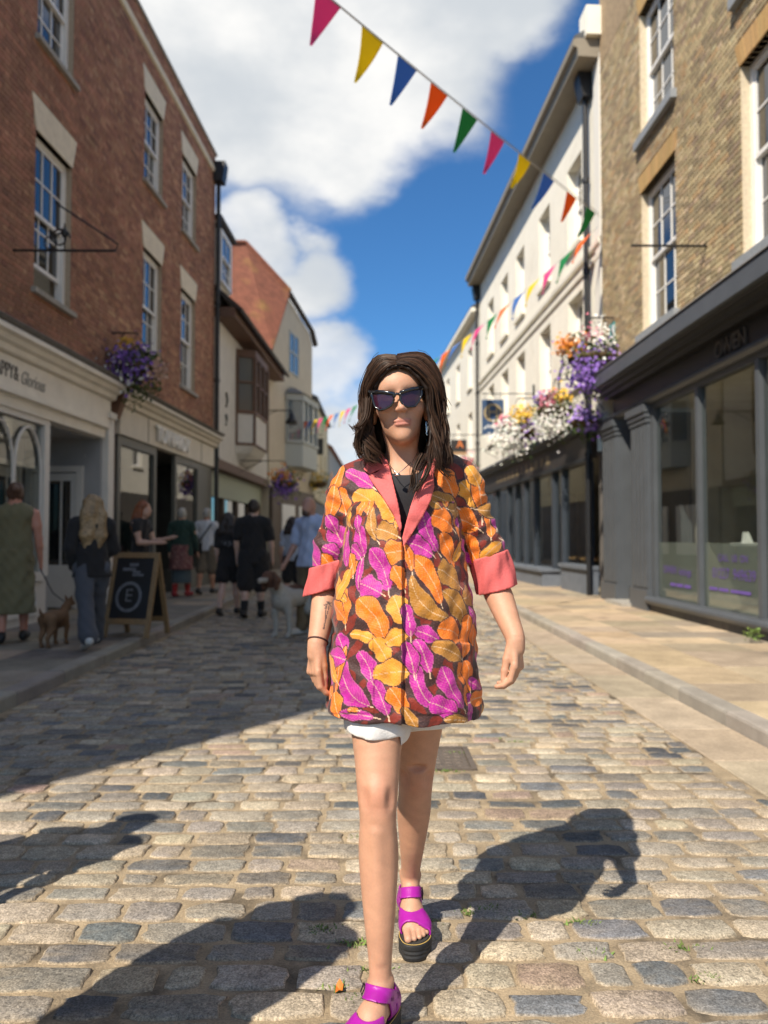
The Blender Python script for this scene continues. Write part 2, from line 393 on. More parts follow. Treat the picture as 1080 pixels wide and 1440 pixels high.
def sash(parent, side, a0, a1, z0, z1, rec=.1, cols=3, rt=2, rb=2, sill=None, raised=0, mframe=None):
    """sliding sash window: frame part, each pane a sub-part, sill"""
    f = FB(side); W_ = .075; zm = (z0+z1)/2 + .02; t = .024; mframe = mframe or white
    f.b(-rec-.12, -rec, a0, a0+W_, z0, z1).b(-rec-.12, -rec, a1-W_, a1, z0, z1).b(-rec-.12, -rec, a0+W_, a1-W_, z1-W_, z1).b(-rec-.12, -rec+.02, a0+W_, a1-W_, z0, z0+.06)
    panes = []
    def leaf(o, y0, y1, rows):
        b0, b1 = a0+W_, a1-W_; r = .045
        f.b(o-.04, o, b0, b0+r, y0, y1).b(o-.04, o, b1-r, b1, y0, y1).b(o-.04, o, b0+r, b1-r, y1-r, y1).b(o-.04, o, b0+r, b1-r, y0, y0+r*1.2)
        c0, c1, d0, d1 = b0+r, b1-r, y0+r*1.2, y1-r; cw = (c1-c0)/cols; rh = (d1-d0)/rows
        for i in range(1, cols): f.b(o-.035, o-.004, c0+i*cw-t/2, c0+i*cw+t/2, d0, d1)
        for j in range(1, rows):
            for i in range(cols): f.b(o-.034, o-.005, c0+i*cw+(t/2 if i else 0), c0+(i+1)*cw-(t/2 if i < cols-1 else 0), d0+j*rh-t/2, d0+j*rh+t/2)
        for i in range(cols):
            for j in range(rows): panes.append((o-.02, c0+i*cw, c0+(i+1)*cw, d0+j*rh, d0+(j+1)*rh))
    leaf(-rec-.012, zm-.02, z1-W_, rt); leaf(-rec-.056, z0+.06+raised, zm+.025+raised, rb)
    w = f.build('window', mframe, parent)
    bk = FB(side).b(-rec-.6, -rec-.55, a0-.05, a1+.05, z0-.05, z1+.05).build('room_backing', mat('dark_room', (.05,.048,.045), .9), w)  # dark sheet standing in for the unlit room behind the panes
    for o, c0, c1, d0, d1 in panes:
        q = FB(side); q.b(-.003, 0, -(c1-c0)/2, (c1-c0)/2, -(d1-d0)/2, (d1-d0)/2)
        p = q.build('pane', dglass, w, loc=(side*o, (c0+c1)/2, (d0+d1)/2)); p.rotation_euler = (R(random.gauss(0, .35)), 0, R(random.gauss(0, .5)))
    if sill:
        FB(side).prof([(-rec-.02, z0-.09), (sill, z0-.09), (sill, z0-.02), (-rec-.02, z0)], a0-.08, a1+.08).build('sill', stone_sill, w)
    return w
def flat_arch(parent, side, a0, a1, z0, z1, m, splay=.14, pieces=0, col=None, proud=.008):
    q = FB(side)
    if not pieces:
        q.add([(side*o, a, z) for o in (-.2, proud) for a, z in ((a0, z0), (a1, z0), (a1+splay, z1), (a0-splay, z1))], [(0,1,2,3),(4,5,6,7),(0,1,5,4),(1,2,6,5),(2,3,7,6),(3,0,4,7)])
        return q.build('lintel', m, parent)
    base = empty('lintel', parent=parent)
    for i in range(pieces):
        def e(k, zz): f = k/pieces; return (a0-splay*zz) + f*(a1-a0+2*splay*zz)
        q = FB(side); q.col = hsvj(col, .1, .04); g = .004
        q.add([(side*o, a, z) for o in (-.12, proud+random.uniform(-.002,.002)) for a, z in ((e(i,0)+g, z0), (e(i+1,0)-g, z0), (e(i+1,1)-g, z1-g), (e(i,1)+g, z1-g))], [(0,1,2,3),(4,5,6,7),(0,1,5,4),(1,2,6,5),(2,3,7,6),(3,0,4,7)])
        q.build('voussoir', m, base)
    return base

# ------------------------------------------------------------------ left: red brick building
brick_m = mat('red_brick', rough=.88, attr=True, nscale=90, namt=.22, noise2=[(1.3, .22)], bscale=130, bdist=.003, spec=.3)
mort_m = mat('brick_mortar', (.42, .34, .25), .95, nscale=30, namt=.2)
cream_stone = mat('cream_stone', (.74, .66, .51), .8, nscale=8, namt=.12, noise2=[(60, .06)])
LA = empty('brick_building', (-5.075, 0, 0), -math.atan(.051), label='tall red-brick building with white sash windows and two shopfronts, nearest on the left', cat='building')
S = 1
wins = [(a0, a1, z0, z1) for a0, a1 in ((10.28, 11.38), (14.42, 15.5), (16.8, 17.9)) for z0, z1 in ((4.6, 6.75), (8.05, 9.75))]
ops = list(wins) + [(a0-.06, a1+.06, z1, z1+.45) for a0, a1, z0, z1 in wins]
TOP = 11.15
q = FB(S); wall_cells(q, -.32, -.010, 9.25, 19.62, 3.7, TOP, wins)
q.b(-9, -.33, 9.25, 9.5, 3.7, TOP).b(-9, -.33, 19.4, 19.62, .1, TOP).b(-9, -.33, 9.52, 19.38, 10.5, 10.6)
q.build('wall', mort_m, LA)
lay_bricks(LA, S, 9.25, 19.62, 3.86, TOP - .06, ops + [(9, 20, 10.56, 10.72)], [((.38,.195,.125), 5), ((.335,.17,.11), 4), ((.42,.23,.145), 3), ((.29,.145,.10), 3), ((.25,.125,.088), 1), ((.46,.27,.165), 1)], brick_m)
FB(S).prof([(-.02, 10.56), (.03, 10.56), (.05, 10.6), (.05, 10.68), (0, 10.72), (-.02, 10.72)], 9.25, 19.62).build('string_course', cream_stone, LA)
FB(S).b(-.33, .04, 9.2, 19.66, TOP-.06, TOP).build('coping', stone_sill, LA)
for a0, a1, z0, z1 in wins:
    sash(LA, S, a0, a1, z0, z1, .09, 3 if z0 < 5 else 3, 2, 2 if z0 < 5 else 2, .07, raised=.32 if a0 < 11 and z0 < 5 else (.25 if 14 < a0 < 15 and z0 < 5 else 0))
    flat_arch(LA, S, a0, a1, z1, z1+.45, cream_stone, .13)
# lower near end (beyond the left edge of the picture)
bt = bpy.data.materials.new('brick_texture'); bt.use_nodes = True; N, L = bt.node_tree.nodes, bt.node_tree.links
tx = N.new('ShaderNodeTexBrick'); tx.inputs['Scale'].default_value = 1; tx.inputs['Brick Width'].default_value = .225; tx.inputs['Row Height'].default_value = .075; tx.inputs['Mortar Size'].default_value = .006
tx.inputs['Color1'].default_value = (.26,.11,.07,1); tx.inputs['Color2'].default_value = (.2,.085,.06,1); tx.inputs['Mortar'].default_value = (.3,.26,.21,1)
tcn = N.new('ShaderNodeTexCoord'); sp = N.new('ShaderNodeSeparateXYZ'); cb = N.new('ShaderNodeCombineXYZ'); ad = N.new('ShaderNodeMath')
L.new(tcn.outputs['Object'], sp.inputs[0]); L.new(sp.outputs['X'], ad.inputs[0]); L.new(sp.outputs['Y'], ad.inputs[1]); L.new(ad.outputs[0], cb.inputs['X']); L.new(sp.outputs['Z'], cb.inputs['Y']); L.new(cb.outputs[0], tx.inputs['Vector'])
L.new(tx.outputs['Color'], N['Principled BSDF'].inputs['Base Color']); N['Principled BSDF'].inputs['Roughness'].default_value = .9
q = FB(S); nw = [(1.2, 2.3, 4.6, 6.6), (5.2, 6.3, 4.6, 6.6)]
wall_cells(q, -.32, 0, -.75, 9.24, 3.7, 10.0, nw); q.b(-8, -.33, -.75, -.5, .1, 10.0).b(-8, -.33, -.5, 9.24, 9.6, 9.7)
q.build('low_wing', bt, LA)
for a0, a1, z0, z1 in nw: sash(LA, S, a0, a1, z0, z1, .09, 3, 2, 2, .06)
# cornice and fascia of the two shops
lead = mat('weathered_lead', (.17, .165, .16), .75, nscale=12, namt=.25, bscale=40, bdist=.004)
putty = mat('putty_paint', (.84, .79, .69), .55, nscale=3, namt=.08, noise2=[(40, .05)])
putty2 = mat('stone_paint', (.68, .63, .53), .6, nscale=3, namt=.08)
dgrey = mat('dark_shop_paint', (.075, .075, .072), .5, nscale=4, namt=.1)
pgrey = mat('door_grey_paint', (.36, .36, .37), .5, nscale=3, namt=.06)
wpaint = mat('shop_white_paint', (.74, .71, .66), .5, nscale=4, namt=.06)
def cornice(parent, a0, a1, o, z, m, name='cornice'):
    return FB(S).prof([(-.05, z), (o+.16, z), (o+.2, z-.04), (o+.2, z-.09), (o+.13, z-.11), (o+.11, z-.17), (o+.05, z-.2), (o+.04, z-.27), (o, z-.29), (-.05, z-.29)], a0, a1).build(name, m, parent)
FB(S).prof([(-.05, 3.80), (.3, 3.80), (.34, 3.84), (.1, 3.98), (-.05, 3.98)], -.7, 12.78).build('lead_flashing', lead, LA)
cornice(LA, -.7, 12.78, .12, 3.79, putty)
FB(S).b(-.1, .1, -.7, 12.7, 3.08, 3.49).build('fascia', putty, LA)
FB(S).prof([(-.1, 2.86), (.07, 2.86), (.075, 3.0), (.15, 3.02), (.15, 3.07), (-.1, 3.07)], -.7, 12.55).build('frieze', putty, LA)
ink = mat('sign_ink', (.16, .145, .125), .6)
text('lettering', 'HAPPY&', .26, ink, LA, (.107, 9.72, 3.29), (R(90), 0, R(90)), .004, 'RIGHT', .72)
text('lettering', 'Glorious', .25, mat('sign_ink_pale', (.34,.32,.28), .6), LA, (.107, 9.77, 3.27), (R(90), 0, R(90)), .003, 'LEFT', .72, .35)
# shop window with arched bars, recessed door, pilaster
q = FB(S); q.b(-.06, .04, 6.0, 6.16, .72, 2.86).b(-.06, .04, 10.58, 10.72, .72, 2.86).b(-.06, .04, 8.3, 8.38, .72, 2.86).b(-.06, .06, 6.16, 10.58, .66, .78).b(-.06, .04, 6.16, 10.58, 2.78, 2.86)
for a0 in (6.16, 7.24, 8.38, 9.12, 9.85):
    wd = {6.16: 1.04, 7.24: 1.02, 8.38: .70, 9.12: .69, 9.85: .69}[a0]
    pts = [(.0, a0, .8)] + [(.0, a0 + wd/2 - wd/2*math.cos(t*math.pi/10), 2.15 + .55*math.sin(t*math.pi/10)) for t in range(11)] + [(0, a0+wd, .8)]
    q.tube(pts, .022, 6)
wf = q.build('shop_window', wpaint, LA)
FB(S).b(-.035, -.028, 6.16, 10.58, .78, 2.78).build('pane', glass, wf)
q = FB(S); q.b(-.3, .02, 6.0, 10.7, .1, .66)
for a in (6.2, 7.7, 9.2): q.b(.02, .04, a, a+1.25, .2, .24).b(.02, .04, a, a+1.25, .52, .56).b(.02, .04, a, a+.05, .24, .52).b(.02, .04, a+1.2, a+1.25, .24, .52)
q.build('stall_riser', wpaint, LA)
q = FB(S); q.b(-1.3, -1.25, 10.6, 12.6, .1, 2.86).b(-1.3, .0, 12.55, 12.62, .1, 2.86).b(-1.25, 0, 10.74, 10.80, .1, .7).b(-1.3, -.1, 10.6, 12.55, 2.84, 2.9)
for a, z0, z1 in ((12.545, .3, 1.3), (12.545, 1.5, 2.6)): q.b(-1.1, -.25, 12.535, 12.55, z0, z0+.05).b(-1.1, -.25, 12.535, 12.55, z1-.05, z1)
q.build('porch_lining', pgrey, LA)
dd = FB(S); dd.b(-1.2, -1.1, 12.46, 12.53, .1, 2.4).b(-.36, -.26, 12.46, 12.53, .1, 2.4).b(-1.1, -.36, 12.46, 12.53, 2.3, 2.4).b(-1.1, -1.0, 12.49, 12.53, .12, 2.28).b(-.46, -.36, 12.49, 12.53, .12, 2.28).b(-1.0, -.46, 12.49, 12.53, .12, .8).b(-1.0, -.46, 12.49, 12.53, 2.16, 2.28).b(-.86, -.83, 12.49, 12.525, .8, 2.16).b(-.63, -.6, 12.49, 12.525, .8, 2.16)
dd = dd.build('door', wpaint, LA); FB(S).b(-1.0, -.46, 12.51, 12.518, .8, 2.16).build('pane', dglass, dd); FB(S).b(-.44, -.41, 12.42, 12.49, 1.0, 1.15).build('handle', mat('brass', (.5,.36,.12), .35, metal=1), dd)
q = FB(S); q.b(-1.24, -1.16, 10.9, 11.0, .1, 2.45).b(-1.24, -1.16, 12.2, 12.3, .1, 2.45).b(-1.24, -1.16, 11, 12.2, 2.35, 2.45).b(-1.23, -1.18, 11.0, 11.16, .12, 2.33).b(-1.23, -1.18, 12.04, 12.2, .12, 2.33).b(-1.23, -1.18, 11.16, 12.04, .12, .85).b(-1.23, -1.18, 11.16, 12.04, 2.18, 2.33).b(-1.22, -1.18, 11.3, 11.34, .85, 2.18).b(-1.22, -1.18, 11.86, 11.9, .85, 2.18)
d = q.build('door', wpaint, LA)
FB(S).b(-1.21, -1.2, 11.16, 12.04, .85, 2.18).build('pane', dglass, d)
FB(S).b(-1.18, -1.12, 12.1, 12.13, 1.0, 1.2).build('handle', mat('brass', (.5,.36,.12), .35, metal=1), d)
FB(S).b(-.2, .1, 12.62, 12.86, .1, 3.2).b(-.2, .14, 12.6, 12.88, 3.2, 3.3).b(-.2, .14, 12.6, 12.88, .1, .4).build('pilaster', wpaint, LA)
FB(S).b(-.3, .0, 12.87, 13.14, .1, 3.85).build('brick_pier', bt, LA)
# console bracket between the shops
FB(S).prof([(0, 3.3), (.1, 3.25), (.22, 3.6), (.24, 3.86), (0, 3.86)], 12.92, 13.1).build('console', mat('brown_wood', (.16,.075,.04), .6), LA)
# second shop
FB(S).prof([(-.05, 3.81), (.3, 3.81), (.34, 3.85), (.1, 3.98), (-.05, 3.98)], 13.1, 19.5).build('lead_flashing', lead, LA)
cornice(LA, 13.12, 19.5, .1, 3.8, putty2)
q = FB(S); q.b(-.1, .08, 13.16, 19.4, 3.02, 3.5)
q.build('fascia', putty2, LA); 
q = FB(S)
for a in (14.55, 18.2): q.b(.08, .087, a, a+.03, 3.04, 3.49)
q.build('fascia_joint', dgrey, LA)
text('lettering', 'TOWARDY', .46, mat('white_letter', (.92,.91,.88), .4), LA, (.12, 16.0, 3.25), (R(90), 0, R(90)), .03, 'CENTER', .95)
q = FB(S); q.b(-.05, .03, 13.2, 13.34, .1, 3.02).b(-.05, .03, 15.05, 15.2, .1, 3.02).b(-.05, .03, 16.4, 16.52, .1, 3.02).b(-.05, .03, 18.1, 18.25, .1, 3.02).b(-.05, .02, 18.25, 19.4, .1, 3.02).b(-.05, .03, 13.34, 15.05, 2.85, 3.02).b(-.05, .03, 16.52, 18.1, 2.85, 3.02).b(-.2, .03, 13.34, 15.05, .1, .55).b(-.2, .03, 16.52, 18.1, .1, .55)
wf = q.build('shop_window', mat('shop_grey_green', (.12,.12,.105), .5, nscale=4, namt=.1), LA)
FB(S).b(-.03, -.024, 13.34, 15.05, .55, 2.85).build('pane', glass, wf); FB(S).b(-.03, -.024, 16.52, 18.1, .55, 2.85).build('pane', glass, wf)
# dark interiors
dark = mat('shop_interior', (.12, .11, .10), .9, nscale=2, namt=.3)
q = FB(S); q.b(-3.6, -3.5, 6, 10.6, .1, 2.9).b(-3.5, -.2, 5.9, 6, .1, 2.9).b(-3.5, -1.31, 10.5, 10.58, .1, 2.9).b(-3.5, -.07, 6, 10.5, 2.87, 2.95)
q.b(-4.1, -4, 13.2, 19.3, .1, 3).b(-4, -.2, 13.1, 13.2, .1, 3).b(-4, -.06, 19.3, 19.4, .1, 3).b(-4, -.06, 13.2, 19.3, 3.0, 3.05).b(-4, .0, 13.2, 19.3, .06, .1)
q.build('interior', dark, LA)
# window display: small framed prints and bright cards on stands
disp = [((.25,.42,.55)), ((.5,.5,.45)), ((.16,.3,.42)), ((.55,.45,.35)), ((.35,.15,.2))]
for i in range(14):
    a = 9.2 + random.random()*1.2; z = .9 + random.random()*1.3; w = random.uniform(.1,.2); c = disp[i % 5]
    FB(S).b(-.55-random.random()*.5, -.54-.5, a, a+w, z, z+w*1.3).build('display_card', mat('card_%d' % (i % 5), c, .6), LA)
# door handle rail and rainwater pipe
black = mat('black_iron', (.012, .012, .013), .45, spec=.5, nscale=20, namt=.2)
dp = MB(); dp.tube([(.1, 19.55, .1), (.1, 19.55, 10.35)], .055, 10)
for z in (1.2, 3.2, 5.2, 7.2, 9.2): dp.tube([(.1, 19.55, z), (.1, 19.55, z+.09)], .075, 10)
dp.prism([(.0, 10.35), (.24, 10.35), (.30, 10.75), (.30, 10.85), (0, 10.85)], 1, 19.38, 19.72)
dp.build('downpipe', black, LA)

def iron_bracket(name, loc, side, ln, label, drop=.0):
    e = empty(name, loc, 0, label=label, cat='sign bracket')
    MB().box(-.02, .02, -.03, .03, -.22, .08).build('wall_plate', black, e)
    MB().tube([(0,0,0), (side*ln, 0, 0)], .016, 6).build('arm', black, e)
    return e
e = iron_bracket('sign_bracket', P(15, 352, 9.72), 1, 1.32, 'empty wrought-iron sign bracket with scrolls on the left brick wall')
MB().tube([(.55, 0, .62), (1.25, 0, .16), (1.36, 0, .08), (1.32, 0, 0)], .012, 6).build('stay', black, e)
MB().tube([(.62+.13*math.cos(t*.45)*(1-t*.03), 0, .16+.13*math.sin(t*.45)*(1-t*.03)) for t in range(20)], .012, 6).tube([(.5+.08*math.cos(t*.5), 0, .1+.08*math.sin(t*.5)) for t in range(14)], .01, 6).build('scroll', black, e)
MB().tube([(.68, 0, 0), (.68, 0, .16), (.68, 0, .19), (.68,0,.24), (.68,0,.28), (.68,0,.36)], [.01,.012,.04,.05,.02,.004], 8).build('finial', black, e)
e = iron_bracket('sign_bracket', P(1000, 346, 9.98), -1, 1.06, 'plain iron sign bracket on the yellow brick wall above the shop cornice')
MB().tube([(0,0,.03), (-.06,0,.06), (-.1,0,.02), (-.06, 0, -.02)], .012, 6).build('scroll', black, e)
# ------------------------------------------------------------------ right: yellow brick building with the grey shopfront
S = -1
RA = empty('brick_building', (4.4, 0, 0), 0, label='yellow stock brick building with grey shopfront, nearest on the right', cat='building')
rw = [(a0, a1, z0, z1) for a0, a1 in ((4.1, 5.5), (7.58, 9.0), (11.0, 12.42)) for z0, z1 in ((4.55, 6.9), (7.78, 9.9))]
rops = list(rw) + [(a0-.08, a1+.08, z1, z1+.3) for a0, a1, z0, z1 in rw]
ymort = mat('pale_mortar', (.60, .51, .37), .95, nscale=25, namt=.2)
ybrick = mat('yellow_brick', rough=.88, attr=True, nscale=70, namt=.26, noise2=[(1.5, .16)], bscale=110, bdist=.004, spec=.3)
q = FB(S); wall_cells(q, -.32, -.012, 3, 14.6, 3.9, 12.2, rw); q.b(-8, -.33, 14.35, 14.6, .1, 12.2).b(-8, -.33, 3, 3.25, .1, 12.2).b(-8, -.33, 3.25, 14.35, 12, 12.1)
q.build('wall', ymort, RA)
lay_bricks(RA, S, 6.2, 14.6, 4.16, 10.4, rops, [((.46,.36,.215), 5), ((.40,.31,.185), 4), ((.36,.28,.175), 3), ((.52,.42,.27), 3), ((.30,.235,.155), 2), ((.44,.30,.165), 1)], ybrick)
q = FB(S)
wall_cells(q, -.03, -.002, 3, 6.19, 3.9, 12.2, rops); wall_cells(q, -.03, -.002, 6.19, 14.6, 10.4, 12.2, rops)
q.build('plain_brickwork', mat('stock_brick_plain', (.36,.26,.155), .9, nscale=12, namt=.3), RA)
bluestone = mat('grey_sill_stone', (.27, .29, .31), .8, nscale=20, namt=.15)
for a0, a1, z0, z1 in rw:
    w = sash(RA, S, a0, a1, z0, z1, .12, 3, 2, 2, None)
    FB(S).b(-.13, .09, a0-.1, a1+.1, z0-.14, z0-.005).build('sill', bluestone, w)
    if a0 > 6: flat_arch(RA, S, a0-.02, a1+.02, z1, z1+.3, mat('ochre_rubbed_brick', rough=.85, attr=True, nscale=40, namt=.15), .1, 15, (.47,.30,.12))
    else: flat_arch(RA, S, a0, a1, z1, z1+.3, ymort, .1)
# shopfront
gp = mat('slate_grey_paint', (.085, .094, .104), .42, nscale=3, namt=.1, noise2=[(50, .05)], spec=.5)
gpd = mat('black_paint_and_shade', (.018, .019, .02), .4, nscale=6, namt=.2)
glead = mat('shop_lead', (.20, .205, .20), .7, nscale=14, namt=.22, bscale=50, bdist=.003)
q = FB(S); q.prof([(0, 4.22), (.1, 4.22), (.46, 4.13), (.47, 4.12), (.47, 3.89), (0, 3.89)], 3.2, 13.85)
q.build('cornice', gp, RA)
FB(S).prof([(0, 3.885), (.40, 3.885), (.38, 3.86), (.30, 3.85), (.27, 3.80), (.2, 3.79), (.17, 3.74), (0, 3.74)], 3.2, 13.83).build('bed_moulding', gpd, RA)  # black here is the shade under the cornice, put into the colour
FB(S).prof([(.05, 4.235), (.12, 4.245), (.48, 4.15), (.49, 4.13), (.475, 4.135), (.1, 4.225)], 3.1, 13.9).build('lead_flashing', lead, RA)
FB(S).b(-.2, .06, 3.2, 13.8, 3.42, 3.74).build('fascia', gpd, RA)
FB(S).prof([(.0, 3.34), (.10, 3.34), (.15, 3.37), (.16, 3.40), (.14, 3.43), (.06, 3.44), (0, 3.44)], 3.2, 14.4).build('moulding', gp, RA)
text('lettering', 'OWEN', .30, mat('bronze_letter', (.13,.115,.10), .5), RA, (-.075, 9.62, 3.585), (R(90), 0, R(-90)), .012, 'LEFT', .88)
def pil(a0, a1, o, parent, m, z1=3.34):
    q = FB(S); q.b(-.1, o, a0, a1, .1, z1-.28).b(-.1, o+.04, a0-.03, a1+.03, .1, .42).b(-.1, o+.05, a0-.04, a1+.04, z1-.20, z1-.12).b(-.1, o+.08, a0-.06, a1+.06, z1-.12, z1).b(-.1, o+.025, a0-.02, a1+.02, z1-.28, z1-.2)
    n = max(2, int((a1-a0)/.16))
    for i in range(n): q.b(o, o+.018, a0+.05+i*(a1-a0-.06)/n, a0+.05+(i+.62)*(a1-a0-.06)/n, .46, z1-.32)
    return q.build('pilaster', m, parent)
pil(12.0, 12.75, .1, RA, gp); pil(13.55, 14.35, .1, RA, gp)
q = FB(S)
for a in (8.58, 10.22, 5.2, 6.9): q.b(-.06, .05, a, a+.085, .33, 3.27)
q.b(-.06, .05, 11.86, 11.98, .33, 3.34).b(-.06, .05, 3.3, 3.42, .33, 3.34).b(-.06, .04, 3.42, 11.86, 3.26, 3.34)
wf = q.build('shop_window', gp, RA)
for a0, a1 in ((10.305, 11.86), (8.665, 10.22), (6.985, 8.58), (5.285, 6.9), (3.42, 5.2)):
    FB(S).b(-.02, -.012, a0, a1, .33, 3.26).build('pane', glass, wf)
film = mat('frosted_film', (.23, .245, .225), .5, nscale=3, namt=.1)
def film_mat():
    m = bpy.data.materials.new('frosted_film_see_through'); m.use_nodes = True; N, L = m.node_tree.nodes, m.node_tree.links
    b = N['Principled BSDF']; b.inputs['Base Color'].default_value = (.27,.29,.27,1); b.inputs['Roughness'].default_value = .45; b.inputs['Alpha'].default_value = .55; return m
fmf = film_mat()
for a0, a1 in ((10.31, 11.85), (8.67, 10.21), (6.99, 8.57), (5.29, 6.89)):
    FB(S).b(-.024, -.022, a0, a1, .34, 1.17).build('frosted_film', fmf, wf)
pur = mat('purple_vinyl', (.15, .09, .36), .6)
def vin(t, size, a, z, sx=1.0): text('lettering', t, size, pur, wf, (.0265-.014, a, z), (R(90), 0, R(-90)), .0005, 'CENTER', sx)
vin('CALL', .125, 9.66, .98); vin('US', .125, 9.36, .98); vin('ON', .125, 9.12, .98); vin('01227', .19, 9.74, .78); vin('949639', .19, 9.12, .78)
vin('OWEN', .16, 11.42, .76); vin('lettings', .15, 10.86, .75)
for a_, w_ in ((11.3, .2), (11.05, .24), (10.78, .22), (9.95, .24), (9.66, .26), (9.36, .22), (9.1, .28)):     # unreadable small line
    FB(S).b(-.0126, -.0116, a_-w_/2, a_+w_/2, .53 if a_ > 10.3 else .56, .575 if a_ > 10.3 else .60).build('small_print', pur, wf)
q = FB(S); q.tube([(-.13, 3.2, .275), (-.13, 11.98, .275)], .055, 10).b(-.06, .13, 3.2, 11.98, .2, .33)
q.build('sill_rail', gp, RA)
FB(S).b(-.1, .09, 3.2, 11.98, .1, .2).build('plinth', mat('plinth_grey', (.12,.12,.12), .8, nscale=8, namt=.25), RA)
# doorway recess
q = FB(S); q.b(-.9, -.85, 12.7, 13.6, .1, 3.34).b(-.85, 0, 12.72, 12.76, .1, 3.34).b(-.85, 0, 13.54, 13.58, .1, 3.34)
q.build('porch_lining', gp, RA)
q = FB(S); q.b(-.84, -.78, 12.78, 12.9, .15, 2.5).b(-.84, -.78, 13.4, 13.52, .15, 2.5).b(-.84, -.78, 12.9, 13.4, .15, .9).b(-.84, -.78, 12.9, 13.4, 2.35, 2.5).b(-.84, -.74, 12.77, 13.53, 2.5, 2.58)
d = q.build('door', gp, RA)
FB(S).b(-.82, -.81, 12.9, 13.4, .9, 2.35).build('pane', dglass, d); FB(S).b(-.78, -.7, 12.86, 12.9, 1.1, 1.25).build('handle', white, d)
FB(S).b(-.83, -.82, 12.78, 13.52, 2.62, 3.3).build('fanlight', dglass, RA)
FB(S).b(-.9, .3, 12.7, 13.6, .1, .16).build('doorstep', stone_sill, RA)
# interior of the shop: walls, counter, pendant column, boards
q = FB(S); q.b(-4.1, -4, 3.3, 12.6, .1, 3.4).b(-4, -.2, 3.2, 3.3, .1, 3.4).b(-4, -.9, 12.5, 12.6, .1, 3.4).b(-4, -.21, 3.3, 12.5, 3.36, 3.42).b(-4, -.13, 3.3, 12.5, .06, .11)
q.build('interior', mat('office_interior', (.42,.38,.31), .9, nscale=1.5, namt=.2), RA)
FB(S).b(-2.6, -2.0, 7.5, 9.9, .1, .95).b(-2.65, -1.9, 7.4, 10, .95, 1.0).build('counter', mat('counter_wood', (.34,.27,.17), .5), RA)
FB(S).b(-1.4, -1.2, 9.1, 9.3, .1, 3.36).build('column', gp, RA)
q = FB(S); q.add([(.42, 9.9, 1.17), (.52, 9.9, 1.17), (.52, 10.02, 1.17), (.42, 10.02, 1.17), (.44, 9.9, 1.31), (.46, 9.9, 1.31), (.46, 10.02, 1.31), (.44, 10.02, 1.31)], [(0,3,2,1),(4,5,6,7),(0,1,5,4),(1,2,6,5),(2,3,7,6),(3,0,4,7)]).b(-.62, -.4, 9.9, 10.3, 1.13, 1.17)
q.build('white_card', white, RA)
for a, z in ((6.0, 1.7), (8.0, 1.9), (10.8, 1.8)): FB(S).b(-3.98, -3.94, a, a+1.1, z, z+.8).build('wall_picture', mat('picture_pale', (.4,.37,.3), .7), RA)
# teal plaque on the wall end
pq = empty('fire_plaque', P(865, 470, 14.0), 0, label='small teal and white plaque on the brick above the shop cornice', cat='plaque')
MB().box(-.06, 0, -.16, .16, -.26, .2).build('case', mat('teal_plastic', (.02,.33,.32), .4), pq); MB().box(-.066, -.061, -.15, -.02, -.2, .15).build('face', white, pq)

# ------------------------------------------------------------------ right: cream stucco terrace
RB = empty('stucco_building', (4.9, 0, 0), math.atan(.0336), label='long cream stucco terrace with black downpipe and dark shopfront beyond the brick building', cat='building')
stucco = mat('cream_stucco', (.87, .83, .71), .85, nscale=2, namt=.05, tint2=((.62,.57,.46), .9, .55, .85), noise2=[(25, .04)], bscale=40, bdist=.003)
cw = [(a, a+1.05, z0, z1) for a in (15.85, 18.4, 21.1, 23.3, 25.6) for z0, z1 in ((4.5, 6.45), (7.55, 9.4))]
q = FB(S); wall_cells(q, -.32, 0, 14.63, 28.4, 3.4, 10.75, cw); q.b(-8, -.33, 14.63, 14.8, .1, 10.75).b(-8, -.33, 28.2, 28.4, .1, 10.75); q.build('wall', stucco, RB)
q = FB(S); q.prof([(0, 6.95), (.06, 6.95), (.07, 7.0), (.07, 7.06), (0, 7.1)], 14.63, 28.4); q.build('string_course', stucco, RB)
FB(S).prof([(0, 6.68), (.04, 6.68), (.05, 6.74), (0, 6.78)], 14.63, 28.4).build('string_course', stucco, RB)
FB(S).b(0, .03, 14.63, 14.95, 3.4, 10.7).build('quoin_strip', mat('white_stucco', (.80,.77,.69), .8), RB)
FB(S).prof([(-.05, 10.6), (.42, 10.62), (.44, 10.78), (.52, 10.82), (.52, 10.95), (.46, 10.97), (-.05, 10.97)], 14.63, 28.4).build('eaves', mat('eaves_taupe', (.27,.235,.18), .7, nscale=4, namt=.1), RB)
FB(S).prof([(.5, 10.97), (.5, 11.02), (-4, 13.6), (-8, 11.0)], 14.63, 28.4).build('roof', mat('slate_roof', (.08,.085,.09), .7, nscale=20, namt=.3), RB)
FB(S).b(-.6, .3, 14.5, 14.95, 10.98, 11.55).build('end_parapet', stucco, RB)
for a0, a1, z0, z1 in cw:
    w = sash(RB, S, a0, a1, z0, z1, .2, 2, 2, 2, None); FB(S).b(-.2, .08, a0-.06, a1+.06, z0-.1, z0).build('sill', stucco, w)
def downpipe(parent, a, z1, o=.11, lower=None):
    dp = MB(); dp.tube([(S*o, a, .1), (S*o, a, z1)], .05, 10); z = 1.0
    while z < z1: dp.tube([(S*o, a, z), (S*o, a, z+.09)], .07, 10); z += 1.85
    dp.prism([(S*.02, z1), (S*.2, z1), (S*.28, z1+.4), (S*.28, z1+.48), (S*.02, z1+.48)], 1, a-.17, a+.17)
    return dp.build('downpipe', black, parent)
downpipe(RB, 15.25, 10.1)
downpipe(RB, 28.3, 10.1)
navy = mat('blue_black_paint', (.045, .055, .07), .4, nscale=4, namt=.1)
